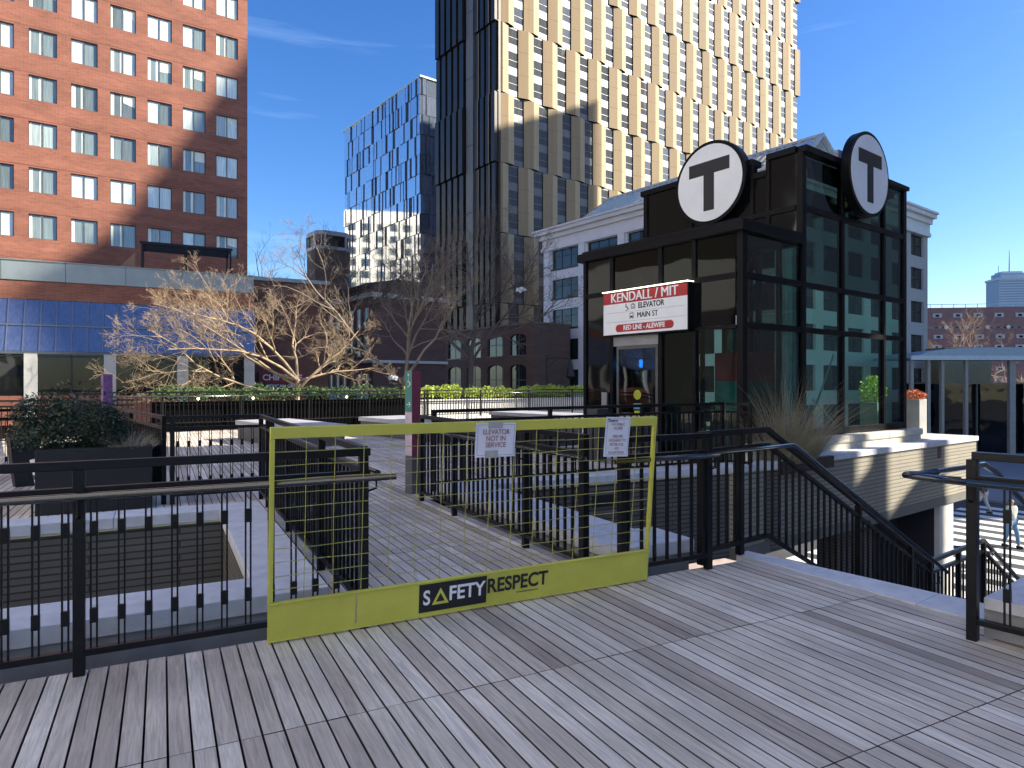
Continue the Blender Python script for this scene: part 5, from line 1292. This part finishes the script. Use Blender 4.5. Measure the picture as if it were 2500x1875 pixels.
def bicycle(label, x, y, rz, col):
    T = thing('bicycle', label, 'bicycle', (x, y, -4.38), rz, 'bicycles parked under the booth')
    for wx in (0, 1.05):
        b = MB(); pts = [(wx+0.34*cos(2*pi*i/20), 0, 0.35+0.34*sin(2*pi*i/20)) for i in range(21)]; b.tube(pts, 0.018, 6, cap=False)
        wo = b.build('wheel', INK, T)
        b = MB()
        for i in range(8): b.tube([(wx, 0, 0.35), (wx+0.33*cos(pi*i/4), 0, 0.35+0.33*sin(pi*i/4))], 0.002, 3)
        b.build('spokes', MATS['bright steel'], wo)
    b = MB()
    for p, q in (((0, 0, .35), (.42, 0, .30)), ((.42, 0, .30), (.30, 0, .80)), ((0, 0, .35), (.33, 0, .72)), ((.42, 0, .30), (.92, 0, .78)), ((.32, 0, .76), (.90, 0, .84)), ((1.05, 0, .35), (.88, 0, .95))): b.tube([p, q], 0.016, 6)
    b.build('frame', col, T)
    MB().tube([(.16, 0, .86), (.42, 0, .87)], [0.06, 0.025], 6).build('saddle', INK, T)
    MB().tube([(.84, -.26, .98), (.90, -.1, 1.0), (.90, .1, 1.0), (.84, .26, .98)], 0.013, 6).build('handlebar', INK, T)
bicycle('dark bicycle parked under the booth nearest the stairs', 7.9, 15.5, R(60), mat('dark bike paint', (0.04, 0.05, 0.06), 0.3))
bicycle('red bicycle parked under the booth beside the dark one', 9.3, 16.9, R(60), mat('red bike paint', (0.45, 0.03, 0.04), 0.3))

# ================================================================== buildings outside the frame: some added to shade or bounce light, some mirrored
FACD = mat('pale concrete', (0.32, 0.31, 0.30), 0.8)
def offblock(name, label, boxes, m=FACD):
    T = thing(name, label, 'building', (0, 0, 0))
    for nm, bx, mm in boxes:
        b = MB()
        for q in bx: b.box(*q)
        b.build(nm, mm, T)
    return T
# unseen building added on the right, slotted to let sun strips reach the booth
X = 30.0; k_ = tan(SUN_EL)
wn_ = []
for zf in range(0, 6):
    for yf in range(-6, 3): wn_.append((X-0.05, X-0.001, yf*4.5-4+0.6, yf*4.5-4+3.6, 1.5+zf*3.6, 3.6+zf*3.6))
offblock('shade_building', 'unseen building added on the right to shade the deck',
    [('wall', [(X, X+14, -42, 13.15, -4.5, 23.5), (X, X+0.5, 13.15, 13.4, -4.5, 23.5), (X, X+0.5, 13.4, 13.75, -4.5, 0.2+22*k_), (X, X+0.5, 13.4, 13.75, 1.4+22*k_, 23.5), (X, X+0.5, 13.75, 14.25, -4.5, 23.5), (X, X+0.5, 14.25, 15.25, -4.5, -0.7+21*k_), (X, X+0.5, 14.25, 15.25, 3.4+21*k_, 23.5), (X, X+14, 15.25, 16.1, -4.5, 23.5)], FACD), ('window', wn_, WIN2)])
# added unseen block, roof line shaped to shade podium, brick tower and gold tower
XB = 100.0; lift = XB*k_
prof = [(29.7, 18.6), (46.3, 28.0), (51.6, 39.0), (54, 45), (72, 47), (74, 35), (94.9, 34.6)]
T = thing('shade_profile_block', 'unseen block added on the far right, roof line shaped to shade the buildings behind', 'building')
poly = [(29.7, -4.5)] + [(y, z+lift) for y, z in prof] + [(94.9, -4.5)]
b = MB(); b.prism_x(list(reversed(poly)), XB, XB+20); b.build('wall', FACD, T)
# unseen pale building added behind the camera to bounce light onto the deck
BNC = mat('pale bounce concrete', (0.70, 0.71, 0.73), 0.8, 0, 0.08, 0.5)
T = thing('bounce_building', 'unseen pale building added behind and left of the camera to bounce light onto the deck', 'building', (-27, 9, -4.5), math.atan2(-27, 19))
b = MB(); b.box(0, 44, -12, 0, 0, 36); b.build('wall', BNC, T)
b = MB()
for zf in range(0, 9):
    for xf in range(0, 10): b.box(1.5+xf*4.3, 3.6+xf*4.3, 0.0005, 0.04, 5.0+zf*3.5, 6.7+zf*3.5)
b.build('window', WIN2, T)
# cream apartment block hidden behind the brick tower, mirrored in the silver block
T = thing('cream_apartments', 'cream apartment block hidden behind the brick tower', 'building', (-120, 165, -4.5), R(-25))
b = MB(); b.box(0, 20, -30, 34, 0, 60); b.build('wall', mat('cream render', (0.72, 0.68, 0.58), 0.8), T)
b = MB()
for z_ in range(15):
    for y_ in range(14): b.box(20.001, 20.06, -28+y_*4.3, -28+y_*4.3+2.4, 2+z_*3.7, 4.2+z_*3.7)
b.build('window', WIN2, T)

T = thing('left_building', 'dark brick building outside the frame on the left, mirrored in the booth front', 'building', (-58, -12, -4.5))
b = MB(); b.box(-12, 0, 0, 46, 0, 44); b.build('wall', mat('dark left wall', (0.045, 0.035, 0.03), 0.9), T)
b = MB(); b.box(0.001, 0.3, 0, 46, 13.5, 19); b.build('pale_band', mat('left pale band', (0.30, 0.29, 0.27), 0.8), T)

T = thing('right_block', 'brick block outside the frame on the far right, mirrored in the booth side', 'building', (135, 18, -4.5))
b = MB(); b.box(0, 15, 0, 62, 0, 52); b.build('wall', BRICKD, T)
for zf in range(0, 12):
    b = MB()
    for yf in range(0, 12): b.box(-0.05, -0.001, 1.5+yf*5, 4.2+yf*5, 3+zf*4, 5.2+zf*4)
    b.build('window', GLW[1+zf % 2], T)
